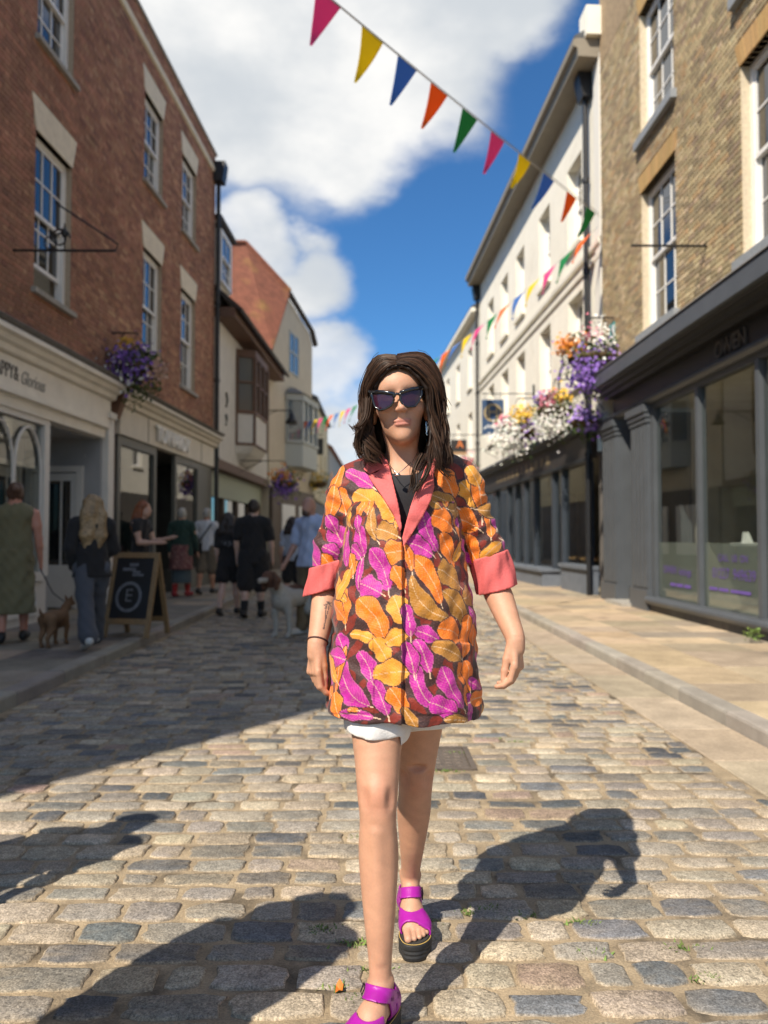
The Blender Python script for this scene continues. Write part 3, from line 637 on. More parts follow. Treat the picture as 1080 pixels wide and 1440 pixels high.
FB(S).prof([(0, 3.62), (.3, 3.58), (.34, 3.54), (.34, 3.47), (.24, 3.44), (.2, 3.36), (.1, 3.34), (0, 3.34)], 14.9, 28.2).build('cornice', gpd, RB)
FB(S).b(-.1, .1, 15.3, 28.2, 2.84, 3.34).build('fascia', mat('brown_black_fascia', (.035,.03,.027), .5), RB)
FB(S).prof([(0, 2.78), (.16, 2.78), (.18, 2.84), (0, 2.84)], 15.3, 28.2).build('moulding', navy, RB)
for i_ in range(12):      # worn gilt lettering, unreadable
    FB(S).b(.1, .106, 18.2+i_*.56, 18.2+i_*.56+random.uniform(.22,.4), 2.99, 3.2).build('worn_letter', mat('gilt_dull', (.20,.15,.08), .5), RB)
mull = [15.4, 17.2, 18.0, 19.8, 20.9, 22.0, 23.1, 25.0, 27.9]
wf = empty('shop_window', parent=RB)
for a in mull: FB(S).b(-.05, .08, a, a+.13, .5, 2.78).build('mullion', navy, wf)
for i in range(len(mull) - 1): FB(S).b(-.01, 0, mull[i]+.13, mull[i+1], .55, 2.78).build('pane', glass, wf)
q = FB(S); q.b(-.1, .1, 15.3, 17.3, .1, .6).b(-.1, .16, 15.28, 17.32, .6, .68).b(-.1, .35, 18.0, 28, .1, .45).b(-.1, .42, 17.95, 28.05, .45, .52)
q.build('stall_riser', mat('blue_grey_riser', (.14,.16,.19), .6, nscale=5, namt=.15), RB)
q = FB(S); q.b(-3.6, -3.5, 15, 28, .1, 2.9).b(-3.5, -.06, 15, 15.1, .1, 2.9).b(-3.5, -.06, 28, 28.1, .1, 2.9).b(-3.5, -.06, 15.1, 28, 2.86, 2.95); q.build('interior', dark, RB)
warm = mat('lamp_glow', (.9,.7,.4), .4, emit=((1,.8,.5), 6))
for a in (16.6, 19.2, 22.6):
    l = empty('pendant_lamp', (0,0,0), parent=RB); 
    MB().tube([(1.2, a, 2.86), (1.2, a, 2.3)], .008, 5).build('flex', black, l); m_ = MB(); m_.tube([(1.2, a, 2.3), (1.2, a, 2.25), (1.2, a, 2.2), (1.2,a,2.16)], [.02,.06,.06,.02], 10); m_.build('bulb', warm, l)
for a in (16.0, 17.6, 19.0): FB(S).b(-1.6, -.8, a, a+.9, .7, .75).b(-1.25, -1.15, a+.4, a+.5, .1, .7).build('cafe_table', mat('table_wood', (.35,.2,.08), .5), RB)

# ------------------------------------------------------------------ right: further white terrace
RC = empty('stucco_building', (5.34, 0, 0), math.atan(.049), label='lower white stucco building farther along on the right, past the second downpipe', cat='building')
fw = [(a, a+.95, z0, z1) for a in (30, 33, 36, 39, 42) for z0, z1 in ((4.4, 6.2), (7.2, 8.8))]
q = FB(S); wall_cells(q, -.32, 0, 28.5, 45, 3.2, 9.7, fw); q.b(-8, -.33, 28.5, 28.7, .1, 9.7); q.build('wall', mat('white_stucco_far', (.80,.76,.65), .85, nscale=2, namt=.05), RC)
FB(S).b(-.05, .3, 28.45, 45, 9.7, 9.85).build('eaves', stucco, RC)
FB(S).prof([(.3, 9.86), (.3, 9.9), (-3.5, 12.2), (-8, 9.9)], 28.45, 45).build('roof', mat('slate_roof', (.08,.085,.09)), RC)
for a0, a1, z0, z1 in fw: 
    w = sash(RC, S, a0, a1, z0, z1, .12, 2, 1, 1, None)
    FB(S).b(-.12, .08, a0-.05, a1+.05, z0-.08, z0).build('sill', stucco, w)
FB(S).b(-.3, .12, 28.6, 45, .1, 3.2).build('shopfront', mat('far_shop', (.10,.09,.08), .6), RC)
# ------------------------------------------------------------------ left: white jettied house with oriel
S = 1
LB = empty('jettied_house', (-4.82, 0, 0), -math.atan(.038), label='white rendered house with brown timber oriel window and dark eaves, past the brick building', cat='house')
render = mat('white_render', (.62, .60, .55), .85, nscale=3, namt=.06)
timber = mat('brown_timber', (.13, .07, .045), .65, nscale=12, namt=.2)
q = FB(S); wall_cells(q, -.3, 0, 19.75, 27.4, 3.3, 7.2, [(22.25, 24.65, 4.0, 6.6)]); q.b(-7, -.31, 27.1, 27.4, .1, 7.2); q.build('wall', render, LB)
FB(S).b(-.4, .06, 19.75, 27.45, 3.05, 3.3).build('jetty_beam', timber, LB)
FB(S).b(-.3, -.2, 19.75, 27.3, 2.35, 3.04).build('fascia', mat('pale_green_fascia', (.36,.40,.30), .6), LB)
q = FB(S)
for a in (19.8, 21.6, 23.4, 25.2, 27.0): q.b(-.35, -.2, a, a+.18, .1, 2.35)
q.b(-.35, -.2, 19.98, 27, .1, .6); q.build('shopfront', mat('brown_shopfront', (.12,.09,.07), .6), LB)
for a in (19.98, 21.78, 23.58, 25.38): FB(S).b(-.3, -.28, a, a+1.62, .6, 2.35).build('pane', dglass, LB)
# oriel: splayed bay with panel, window lights and bracket
def bay(z0, z1, grow=0): return [(0, 22.2-grow), (.5+grow, 22.45-grow*.5), (.5+grow, 24.45+grow*.5), (0, 24.7+grow)]
q = MB(); q.prism(bay(0, 0), 2, 3.95, 4.85); q.build('oriel_panel', render, LB)
q = MB(); q.loft([[(x*.15, 23.45+(a-23.45)*.7, 3.4) for x, a in bay(0,0)], [(x*.7, 23.45+(a-23.45)*.95, 3.7) for x, a in bay(0,0)], [(x, a, 3.95) for x, a in bay(0,0)]]); q.build('oriel_bracket', render, LB)
q = MB(); q.prism(bay(0,0,.03), 2, 4.85, 4.95).prism(bay(0,0,.03), 2, 6.5, 6.72).prism(bay(0,0,.02), 2, 3.93, 4.0)
def post(x, a, z0, z1, r=.05): q.box(x-r, x+r, a-r, a+r, z0, z1)
for x, a in ((.02, 22.2), (.5, 22.45), (.5, 23.1), (.5, 23.8), (.5, 24.45), (.02, 24.7)): post(x, a, 4.95, 6.5)
for x, a in ((.02, 22.2), (.5, 22.45), (.5, 24.45), (.02, 24.7)): post(x, a, 4.0, 4.85, .035)
q.prism([(0.0, 22.17), (.53, 22.42), (.53, 24.48), (0, 24.73)], 2, 5.75, 5.8)
orl = q.build('oriel_frame', timber, LB)
MB().prism(bay(0,0,-.03), 2, 4.95, 6.5).build('oriel_glass', mat('old_leaded_glass', (.10,.11,.11), .12, spec=.8), orl)
FB(S).b(-.1, .5, 19.75, 28.0, 6.95, 7.2).build('eaves_beam', timber, LB)
q = FB(S); q.prof([(.66, 7.08), (.7, 7.16), (-4, 11.2), (-4, 10.9)], 19.72, 28.0)
q.build('roof', mat('dark_tile', (.05,.042,.038), .8, nscale=30, namt=.3, bscale=25, bdist=.02), LB)
q = FB(S); q.b(-2.5, -.05, 19.9, 21.5, 7.4, 9.55); dm = q.build('dormer', render, LB)
FB(S).prof([(.1, 9.55), (.12, 9.65), (-2.6, 9.9), (-2.6, 9.55)], 19.8, 21.65).build('dormer_roof', mat('dark_tile'), LB)
sash(LB, S, 20.1, 21.3, 8.0, 9.4, -.06, 2, 1, 2, None)
MB().tube([(.02, 20.9, 5.2), (.05, 20.93, 5.0), (.02, 20.9, 4.8)], .03, 6).build('wall_tie', black, LB); MB().tube([(.02, 20.9, 4.6), (.05, 20.87, 4.45), (.02, 20.9, 4.3)], .03, 6).build('wall_tie', black, LB)

# ------------------------------------------------------------------ left: tall cream gabled house with red tiled roof
LC = empty('gabled_house', (0, 0, 0), 0, label='tall cream gabled house with red tiled roof and grey bay window', cat='house')
crm = mat('cream_render', (.56, .50, .39), .85, nscale=2, namt=.06)
f0, fd = Vector((-3.74, 27.5, 0)), Vector((.19, .98, 0)).normalized(); fn = Vector((fd.y, -fd.x, 0))
def FP(t, z, o=0): p = f0 + fd*t + fn*o; return (p.x, p.y, z)
poly = [(0, .1), (5.7, .1), (5.7, 9.6), (5.2, 10.0), (1.95, 10.62), (0, 8.14)]
n = len(poly); m = MB(); m.add([FP(t, z) for t, z in poly] + [FP(t, z, -7) for t, z in poly], [tuple(range(n)), tuple(range(n, 2*n))] + [(i, (i+1) % n, n+(i+1) % n, n+i) for i in range(n)]); m.build('wall', crm, LC)
tile = mat('red_tile', (.235, .085, .05), .85, nscale=5, namt=.3, noise2=[(40, .3)], bscale=16, bdist=.03, tint2=((.34,.20,.06), .9, .55, .75))
top = [Vector(FP(1.95, 10.7, .15)), P(345, 341, 29.0), P(322, 341, 28.6), P(285, 430, 26.9), P(285, 505, 26.6), Vector(FP(-.12, 8.0, .15))]
# tile courses as real overlapping steps
m = MB(); A, Bq = top[0], top[5]
m.add(top + [p + Vector((-.1, .5, -.12)) for p in top], [(0,1,2,3,4,5), (11,10,9,8,7,6)] + [(i, (i+1) % 6, 6+(i+1) % 6, 6+i) for i in range(6)]); m.build('roof', tile, LC)
m = MB(); m.tube([FP(1.9, 10.72, .1), FP(5.25, 10.1, .1), FP(5.85, 9.62, .1)], .12, 6); m.build('verge', mat('dark_tile'), LC)
m = MB(); m.tube([top[1], top[0] + Vector((0,0,.05))], .1, 6); m.tube([top[2], top[1]], .1, 6); m.build('ridge_tiles', tile, LC)
grey = mat('grey_window_paint', (.40,.43,.42), .6)
def lc_win(t0, t1, z0, z1, o=.03):
    q = MB()
    for t in (t0, (t0+t1)/2-.04, t1-.08): q.add([FP(t+a, z, b) for b in (-.02, o) for a, z in ((0,z0),(.08,z0),(.08,z1),(0,z1))], [(0,1,2,3),(4,5,6,7),(0,1,5,4),(1,2,6,5),(2,3,7,6),(3,0,4,7)])
    for z in (z0, (z0+z1)/2, z1-.08): q.add([FP(a, z+b_, b) for b in (-.02, o+.004) for a, b_ in ((t0,0),(t1,0),(t1,.08),(t0,.08))], [(0,1,2,3),(4,5,6,7),(0,1,5,4),(1,2,6,5),(2,3,7,6),(3,0,4,7)])
    w = q.build('window', grey, LC)
    MB().add([FP(a, z, .012) for a, z in ((t0,z0),(t1,z0),(t1,z1),(t0,z1))], [(0,1,2,3)]).build('pane', mat('sky_glass', (.10,.13,.15), .05, spec=.9), w)
lc_win(2.35, 3.6, 7.7, 9.35)
q = MB(); bayp = [(1.9, 0), (2.25, .6), (4.4, .6), (4.9, 0)]
for z0, z1, g in ((4.0, 4.9, 0), (4.9, 5.0, .05), (6.55, 6.8, .05)): q.loft([[FP(t+(g if t > 3 else -g), z, o+g) for t, o in bayp] for z in (z0, z1)])
for t, o in ((1.95, .05), (2.3, .57), (2.95, .57), (3.65, .57), (4.35, .57), (4.85, .05)): q.loft([[FP(t+a, z, o+b) for a, b in ((-.06,-.04),(.06,-.04),(.06,.05),(-.06,.05))] for z in (5.0, 6.55)])
bw = q.build('bay_window', grey, LC)
MB().loft([[FP(t, z, o*.93) for t, o in bayp] for z in (5.0, 6.55)]).build('pane', mat('sky_glass'), bw)
MB().loft([[FP(t+(.15 if t > 3 else -.15), 6.8, o+.12) for t, o in bayp], [FP(t*.6+1.4, 7.15, o*.2) for t, o in bayp]]).build('bay_roof', mat('weathered_lead'), LC)
q = MB(); q.loft([[FP(t, z, o) for t, o in ((.0, .02), (.0, .15), (5.6, .15), (5.6, .02))] for z in (.1, 3.1)]); q.build('shopfront', mat('brown_shopfront'), LC)
q = MB(); q.loft([[FP(t, z, o) for t, o in ((1.0, .16), (1.0, .2), (2.6, .2), (2.6, .16))] for z in (.6, 2.5)]); q.build('window_white', white, LC)
q = MB(); q.loft([[FP(t, z, o) for t, o in ((3.2, .16), (3.2, .2), (5.0, .2), (5.0, .16))] for z in (.6, 2.5)]); q.build('window_white', white, LC)

# ------------------------------------------------------------------ left: far yellow house, and the houses that close the street
LD = empty('far_house', (-2.66, 34, 0), R(-.6), label='narrow pale yellow house far down the left side, past the gabled house', cat='house')
yl = mat('yellow_render', (.60, .53, .36), .85, nscale=2, namt=.06)
q = FB(1); wall_cells(q, -.3, 0, 0, 9, 3, 7.4, [(1.2, 2.1, 4, 5.6), (4, 4.9, 4, 5.6), (6.6, 7.5, 4, 5.6)]); q.b(-6, -.31, 0, .3, .1, 7.4); q.build('wall', yl, LD)
FB(1).prof([(.15, 7.4), (.2, 7.5), (-3, 9.2), (-6, 7.4)], -.1, 9).build('roof', mat('slate_roof'), LD)
FB(1).b(-.35, -.1, 0, 9, .1, 3).build('shopfront', mat('brown_shopfront'), LD)
for a in (1.2, 4, 6.6): sash(LD, 1, a, a+.9, 4, 5.6, .1, 2, 1, 1, None)
LE = empty('far_house', (-2.55, 44, 0), R(-1), label='grey house standing farthest along the left side', cat='house')
q = FB(1); q.b(-6, 0, 0, 14, .1, 6.4); q.build('wall', mat('grey_render', (.42,.40,.36), .85), LE); FB(1).prof([(.15, 6.4), (.2, 6.5), (-3, 8.6), (-6, 6.4)], -.1, 14).build('roof', tile, LE)
for a in (1.5, 5, 9): FB(1).b(-.05, .02, a, a+1, 3.8, 5.2).build('window', mat('sky_glass'), LE)
LF = empty('end_house', (0, 90, 0), 0, label='red-roofed house closing the far end of the street', cat='house')
MB().box(-14, 14, 0, 6, 0, 6.2).build('wall', mat('grey_render'), LF); MB().prism([(-.3, 6.2), (3, 9.4), (6.3, 6.2)], 0, -14.2, 14.2).build('roof', tile, LF)
for x in (-7, -3.5, 0, 3.5, 7): MB().box(x-.5, x+.5, -.02, .1, 3.6, 5.2).build('window', mat('sky_glass'), LF)
# ------------------------------------------------------------------ hanging baskets
leafm = mat('basket_leaf', rough=.6, attr=True, spec=.4); petm = mat('petal', rough=.6, attr=True, sheen=.2)
def basket(c, r, name, label, clumps, wall=None, trail=.6, group='hanging flower baskets', n=900):
    """c centre; clumps: (colour, dx, dy, dz, spread, count, size, partname)"""
    c = Vector(c); e = empty(name, c, 0, label=label, cat='flower basket', group=group)
    rings = [[(math.cos(2*math.pi*j/14)*rr, math.sin(2*math.pi*j/14)*rr, z) for j in range(14)] for rr, z in ((.06*r/.5, -.42*r), (.28*r/.5, -.34*r), (.36*r/.5, -.12*r), (.38*r/.5, 0))]
    MB().loft(rings).build('basket', mat('coir', (.10,.065,.03), .95, nscale=40, namt=.3), e, smooth=True)
    m = MB()
    for _ in range(n):
        d = Vector((random.gauss(0,1), random.gauss(0,1), random.gauss(0,1))).normalized(); k = random.random() ** .4
        p = Vector((d.x*r*k, d.y*r*k, d.z*r*.75*k + (0 if d.z > 0 else d.z*r*trail*random.random())))
        p *= 1 + .22*math.sin(d.x*5+c.x)*math.cos(d.z*6+c.y)
        s = random.uniform(.022, .05); u = Vector((random.gauss(0,1), random.gauss(0,1), random.gauss(0,.6))).normalized(); v = u.cross(Vector((random.gauss(0,1), random.gauss(0,1), 1))).normalized()
        m.col = hsvj(random.choice(((.06,.11,.025), (.09,.15,.035), (.045,.085,.02), (.11,.15,.05))), .25, .08)
        m.add([p-u*s, p+v*s*.5, p+u*s, p-v*s*.5], [(0,1,2,3)])
    m.build('foliage', leafm, e, fix=False, kind='stuff')
    for col, dx, dy, dz, spread, cnt, size, pn in clumps:
        m = MB(); cc = Vector((dx, dy, dz))*r
        for _ in range(int(cnt*1.5)):
            p = cc + Vector((random.gauss(0,1), random.gauss(0,1), random.gauss(0,1)))*spread*r*.5
            s = size*random.uniform(.85, 1.4); nrm = (p.normalized()*.8 + Vector((-.3, -.9, .4)) + Vector((random.gauss(0,.5), random.gauss(0,.5), random.gauss(0,.5)))).normalized()
            u = nrm.orthogonal().normalized(); v = nrm.cross(u); a0 = random.uniform(0, 6.28); m.col = hsvj(col, .18, .06)
            ring = []
            for i in range(10):
                q = s*(1 if i % 2 else .6); a = a0 + i*math.pi/5; ring.append(p + (u*math.cos(a)+v*math.sin(a))*q + nrm*(.25*s if i % 2 else 0))
            m.add([p - nrm*s*.1] + ring, [(0, 1+i, 1+(i+1) % 10) for i in range(10)])
        m.build(pn, petm, e, fix=False, kind='stuff')
    if wall is not None:
        w = Vector(wall) - c; q = MB(); top = Vector((0, 0, r*1.25)); q.tube([w + Vector((0,0,r*1.25-w.z)), top], .014, 6)
        q.tube([Vector((w.x, w.y, r*.6)), Vector((w.x*.5, w.y*.5, r*1.25))], .01, 6); q.build('bracket', black, e)
        q = MB()
        for j in range(3): a = j*2.09; q.tube([top, (math.cos(a)*r*.36/.5, math.sin(a)*r*.36/.5, 0)], .005, 4)
        q.build('chain', black, e)
    return e
PU, WH, PK, OR, YE, LV = (.24,.12,.50), (.75,.74,.68), (.62,.16,.24), (.80,.26,.015), (.72,.44,.03), (.36,.22,.60)
basket(P(832, 502, 13.9), .58, 'flower_basket', 'big basket of purple, orange and white flowers at the brick corner, highest on the right', [(OR, -.75,0,.35,.36,90,.036,'orange_flowers'), (PU, -.2,-.3,-.55,.62,330,.03,'purple_flowers'), (WH, .25,-.2,.35,.6,130,.028,'white_flowers'), (LV,.4,-.2,-.1,.5,110,.03,'lilac_flowers'), (PK, .0,0,.75,.35,24,.035,'pink_flowers')], (4.42, 13.9, 5), .7, n=1500)
basket(P(822, 592, 14.55), .36, 'flower_basket', 'small basket of violet flowers below the brick corner, lowest on the right', [(LV,-.1,-.3,.1,.7,120,.035,'lilac_flowers'), (PU,.3,-.2,-.2,.6,60,.03,'purple_flowers')], (4.4, 14.55, 4.2), .4, n=500)
basket(P(780, 576, 15.7), .50, 'flower_basket', 'pink and yellow topped basket with white trailing flowers, beside the violet one', [(PK,-.3,-.2,.35,.42,80,.034,'pink_flowers'), (YE,.2,-.2,.45,.4,70,.034,'yellow_flowers'), (WH,-.2,-.4,-.6,.62,300,.028,'white_flowers'), (PU,-.5,0,.5,.3,40,.03,'purple_flowers')], (4.35, 15.7, 5), .8, n=1000)
basket(P(728, 606, 18.6), .64, 'flower_basket', 'white trailing basket with yellow top flowers under the blue hanging sign', [(YE,.15,-.3,.55,.42,90,.042,'yellow_flowers'), (LV,.3,-.3,-.1,.45,120,.036,'lilac_flowers'), (WH,-.4,-.4,-.35,.66,420,.032,'white_flowers'), (PK,-.5,-.2,.35,.3,24,.04,'pink_flowers')], (4.25, 18.6, 4.8), .8, n=1200)
basket(P(655, 655, 25.0), .42, 'flower_basket', 'distant pink and green basket behind the woman\'s shoulder', [(PK,0,-.3,.1,.7,70,.04,'pink_flowers'), (WH,0,-.3,-.2,.7,50,.04,'white_flowers')], (4.05, 25, 4.4), .6, n=500)
basket(P(193, 516, 12.9), .46, 'flower_basket', 'basket of dark purple and yellow flowers on the red brick wall between the left shops', [(YE,-.25,-.3,.75,.28,36,.045,'yellow_flowers'), (PU,-.2,-.35,0,.75,330,.03,'purple_flowers'), (WH,-.3,-.5,-.3,.8,80,.026,'white_flowers'), ((.55,.34,.24),.75,-.3,-.1,.4,70,.035,'peach_flowers')], (-4.4, 12.9, 5), .9, n=1600)
basket(P(400, 678, 22.5), .50, 'flower_basket', 'shaded basket of orange and purple flowers farther along on the left', [(OR,-.2,-.3,.35,.6,50,.04,'orange_flowers'), (PU,0,-.4,-.3,.7,120,.035,'purple_flowers')], (-3.9, 22.5, 4.2), .6, n=800)
basket(P(447, 678, 33.0), .6, 'flower_basket', 'far basket of yellowing foliage under the dark hanging sign', [(YE,0,-.3,.2,.7,50,.05,'yellow_flowers')], (-2.75, 33, 4.6), .6, n=600)

# ------------------------------------------------------------------ bunting
FC = {'pink': (.88,.12,.40), 'yellow': (.97,.78,.02), 'blue': (.09,.27,.68), 'orange': (.97,.23,.03), 'green': (.03,.35,.12)}
def flag_mat(n):
    nm = 'flag_' + n
    if nm in MATS: return MATS[nm]
    m = mat(nm, FC[n], .7); N, L = m.node_tree.nodes, m.node_tree.links
    t = N.new('ShaderNodeBsdfTranslucent'); t.inputs[0].default_value = (*FC[n], 1); mx = N.new('ShaderNodeMixShader'); mx.inputs[0].default_value = .5
    L.new(N['Principled BSDF'].outputs[0], mx.inputs[1]); L.new(t.outputs[0], mx.inputs[2]); L.new(mx.outputs[0], N['Material Output'].inputs[0]); return m
def bunting(label, A, B, sag, ts, cols, w=.27, ln=.34, wind=Vector((-.42, .32, 0))):
    w, ln = w*1.5, ln*1.55
    A, B = Vector(A), Vector(B); e = empty('bunting', (0,0,0), 0, label=label, cat='bunting', group='bunting strung across the street')
    f = lambda t: A.lerp(B, t) - Vector((0, 0, 4*sag*t*(1-t)))
    MB().tube([f(t/40) for t in range(41)], .006, 5).build('string', mat('white_cord', (.6,.6,.58), .7), e)
    L_ = (B-A).length
    for i, t in enumerate(ts):
        a, b = f(t - w/2/L_), f(t + w/2/L_); c = (a+b)/2; k = wind*random.uniform(.6, 1.3); tip = c + (Vector((0,0,-1)) + k).normalized()*ln*random.uniform(.9,1.08)
        nrm = (b-a).cross(tip-c).normalized(); m = MB(); vs = []; nr = 6; bow = random.uniform(.0, .04)
        for s in (0, .004):
            for j in range(nr+1):
                u = j/nr; mid = c.lerp(tip, u) + nrm*(bow*math.sin(u*math.pi)+s); h = (b-a)/2*(1-u)
                vs += [mid-h+nrm*.02*u, mid+nrm*.015*math.sin(u*4), mid+h-nrm*.02*u]
        fs = []
        for s in range(2):
            o = s*(nr+1)*3
            for j in range(nr):
                for q in range(2): fs.append((o+j*3+q, o+j*3+q+1, o+j*3+q+4, o+j*3+q+3))
        m.add(vs, fs); m.build('flag', flag_mat(cols[i % len(cols)]), e, smooth=True, fix=False)
    return e
br = Vector((4.32, 14.45, 7.38)); endL = Vector((-4.75, 3.0, 7.3))
xs = [462, 524, 573, 618, 661, 700, 738, 772, 804, 831]
ts = []
for x in xs:
    best = min((abs(to_px(br.lerp(endL, t/2000))[0] - x), t/2000) for t in range(1200)); ts.append(best[1])
bunting('bunting of pink, yellow, blue, orange and green flags nearest overhead', br, endL, .1, ts + [t for t in (.62, .70, .78, .86)], ['pink','yellow','blue','orange','green','pink','yellow','blue','orange','green','blue','yellow','orange','pink'])
br2 = Vector((4.3, 14.5, 7.2)); end2 = Vector((-3.6, 32, 6.0))
bunting('second bunting running off down the street from the brick corner', br2, end2, .9, [.02 + i*.0285 for i in range(33)], ['orange','green','pink','yellow','blue'], .27, .36)
cb = MB(); A_, B_ = Vector((4.3, 14.45, 7.45)), Vector((-4.75, 4.0, 8.0)); cb.tube([A_.lerp(B_, t/20) - Vector((0,0,.5*(t/20)*(1-t/20))) for t in range(21)], .006, 5)
cb.build('overhead_cable', mat('grey_cable', (.25,.25,.25), .6), label='thin grey cable running above the nearest bunting', cat='cable')
ec = MB(); ec.tube([(-4.05, 19.7, 6.0), (-1, 24, 5.4), (3.9, 29, 6.2)], .012, 5); 

# ------------------------------------------------------------------ hanging signs, lantern
def hang_sign(loc, w, h, m, label, wallx, build, name='hanging_sign', turn=0):
    e = empty(name, loc, turn, label=label, cat='hanging sign')
    MB().box(-w/2, w/2, -.02, .02, -h/2, h/2).build('board', m, e); build(e, w, h)
    d = wallx - loc[0]; q = MB(); q.tube([(d, 0, h/2+.16), (-math.copysign(w/2, d), 0, h/2+.16)], .014, 6)
    q.box(d-.02, d+.02, -.03, .03, h/2, h/2+.4); q.build('bracket', black, e)
    q = MB()
    for x in (-w*.35, w*.35): q.tube([(x, 0, h/2), (x, 0, h/2+.16)], .006, 5)
    q.build('hanger', black, e); return e
gilt = mat('gilt', (.42,.32,.15), .45)
def blue_face(e, w, h):
    m = MB(); n = 28; r0, r1 = w*.33, w*.42
    for z, in ((.13*h,),):
        vs = [(rr*math.cos(2*math.pi*i/n), -.026, z + rr*math.sin(2*math.pi*i/n)) for rr in (r0, r1) for i in range(n)]
        m.add(vs, [(i, (i+1) % n, n+(i+1) % n, n+i) for i in range(n)])
    m.build('ring_emblem', gilt, e, fix=False)
    text('lettering', 'H', .42*w/.55, gilt, e, (0, -.024, .13*h), (R(90), 0, 0), .004)
    [MB().box(-.2+i*.07, -.15+i*.07, -.024, -.02, -.30*h, -.24*h).build('small_letter', mat('sign_pale', (.5,.52,.56), .5), e) for i in range(6)]
hang_sign(P(693, 587, 20.0), .57, .93, mat('navy_board', (.035,.075,.16), .5), 'navy hanging sign with a gold H in a ring', 4.2, blue_face)
def orange_face(e, w, h): 
    text('lettering', 'A', .34, mat('orange_print', (.85,.25,.06), .5), e, (.04, -.024, .04), (R(90), 0, 0), .004); MB().box(-w/2, w/2, -.024, .02, -h/2-.1, -h/2-.005).build('trim_bar', mat('tan_board', (.42,.26,.14), .6), e)
hang_sign(P(645, 627, 24.0), .5, .38, mat('black_board', (.03,.027,.025), .5), 'black hanging sign with an orange symbol, behind the woman\'s hair', 4.05, orange_face)
def red_face(e, w, h): 
    MB().prism([(-.13,-.05), (0,-.17), (.13,-.05), (.13,.2), (-.13,.2)], 1, -.027, -.021).build('shield_emblem', mat('red_print', (.40,.09,.10), .6), e); MB().box(-.07,.07,-.031,-.0275,-.02,.03).build('emblem_bar', mat('pink_print', (.5,.3,.28), .6), e)
hang_sign(P(443, 628, 32.3), .68, .68, mat('charcoal_board', (.05,.05,.045), .6), 'charcoal hanging sign with a red shield, far left side', -2.8, red_face)
e = empty('street_lantern', P(410, 590, 25.5), 0, label='small black bell-shaped lantern on a bracket by the grey bay window', cat='lantern')
MB().tube([(0,0,.28),(0,0,.22),(0,0,.2),(0,0,.05),(0,0,-.1),(0,0,-.14)], [.02,.03,.07,.11,.22,.2], 12).build('shade', black, e, smooth=True); MB().tube([(-1.2,0,.3),(0,0,.3)], .02, 6).tube([(0,0,.3),(0,0,.26)], .015, 6).tube([(-1.1,0,.0),(-.5,0,.29)], .012, 6).build('arm', black, e)

# ------------------------------------------------------------------ chalk A-board on the left pavement
ab = empty('chalk_board', G(192, 893, .108), R(-12), label='black chalkboard A-frame sign with wooden frame on the left pavement', cat='sandwich board')
wood = mat('oak_frame', (.27,.17,.08), .6, nscale=20, namt=.2)
chalk = mat('chalk', (.17,.18,.2), .95, nscale=60, namt=.5)
def panel(sgn):
    """leaning panel: foot at y = sgn*.28, top at y = 0"""
    th = math.atan2(.3, 1.05)*sgn; e = empty('front_panel' if sgn < 0 else 'rear_panel', (0, sgn*.30, 0), parent=ab); e.rotation_euler = (th, 0, 0)
    m = MB(); m.box(-.33,-.27,-.02,.02,0,1.1).box(.27,.33,-.02,.02,0,1.1).box(-.27,.27,-.02,.02,1.03,1.1).box(-.27,.27,-.02,.02,.17,.24); m.build('frame', wood, e)
    MB().box(-.27,.27,-.008,.008,.24,1.03).build('board', mat('blackboard', (.012,.013,.015), .6), e)
    if sgn < 0:
        n = 20; m = MB()
        for r0, r1 in ((.15, .19), ): m.add([(rr*math.cos(2*math.pi*i/n)-.03, -.012, .52+rr*math.sin(2*math.pi*i/n)*1.05) for rr in (r0, r1) for i in range(n)], [(i, (i+1) % n, n+(i+1) % n, n+i) for i in range(n)])
        m.build('chalk_ring', chalk, e, fix=False); text('lettering', 'E', .24, chalk, e, (-.03, -.012, .53), (R(90),0,0), .001)
        m = MB(); m.box(-.17,.02,-.0125,-.009,.86,.90).box(-.02,.09,-.0125,-.009,.83,.858).box(-.08,.05,-.0125,-.009,.92,.96).box(-.02,.14,-.0125,-.009,.79,.82); m.build('chalk_line', chalk, e)
panel(-1); panel(1); ab.scale = (.86, .86, .9)
# small plant at the foot of the shop, leaf on the road
pl = empty('weed_plant', P(1072, 912, 8.3), 0, label='small green weed at the foot of the grey shopfront', cat='plant'); pl.location.z = .1
m = MB()
for _ in range(70):
    a = random.uniform(0, 6.28); r = random.uniform(.01, .1); h = random.uniform(.02,.16); p = Vector((math.cos(a)*r-.1, math.sin(a)*r, h)); m.col = hsvj((.13,.20,.04), .3, .1); s = .022
    m.add([p, p+Vector((random.uniform(-s,s), random.uniform(-s,s), s)), p+Vector((random.uniform(-s,s)*2, random.uniform(-s,s)*2, s*.5))], [(0,1,2)])
m.build('leaves', leafm, pl, fix=False, kind='stuff')
p = G(477, 1397); m = MB(); vs = [(-.01,-.018,.004),(.0,-.02,.012),(.009,-.012,.006),(.011,.01,.01),(.0,.022,.02),(-.009,.012,.008),(0,0,.003)]
m.add([(p.x+x, p.y+y, z+.008) for x, y, z in vs], [(6,i,(i+1) % 6) for i in range(6)]); m.build('fallen_leaf', mat('orange_leaf', (.62,.17,.02), .6), label='small orange fallen leaf beside the front sandal', cat='leaf', fix=False)
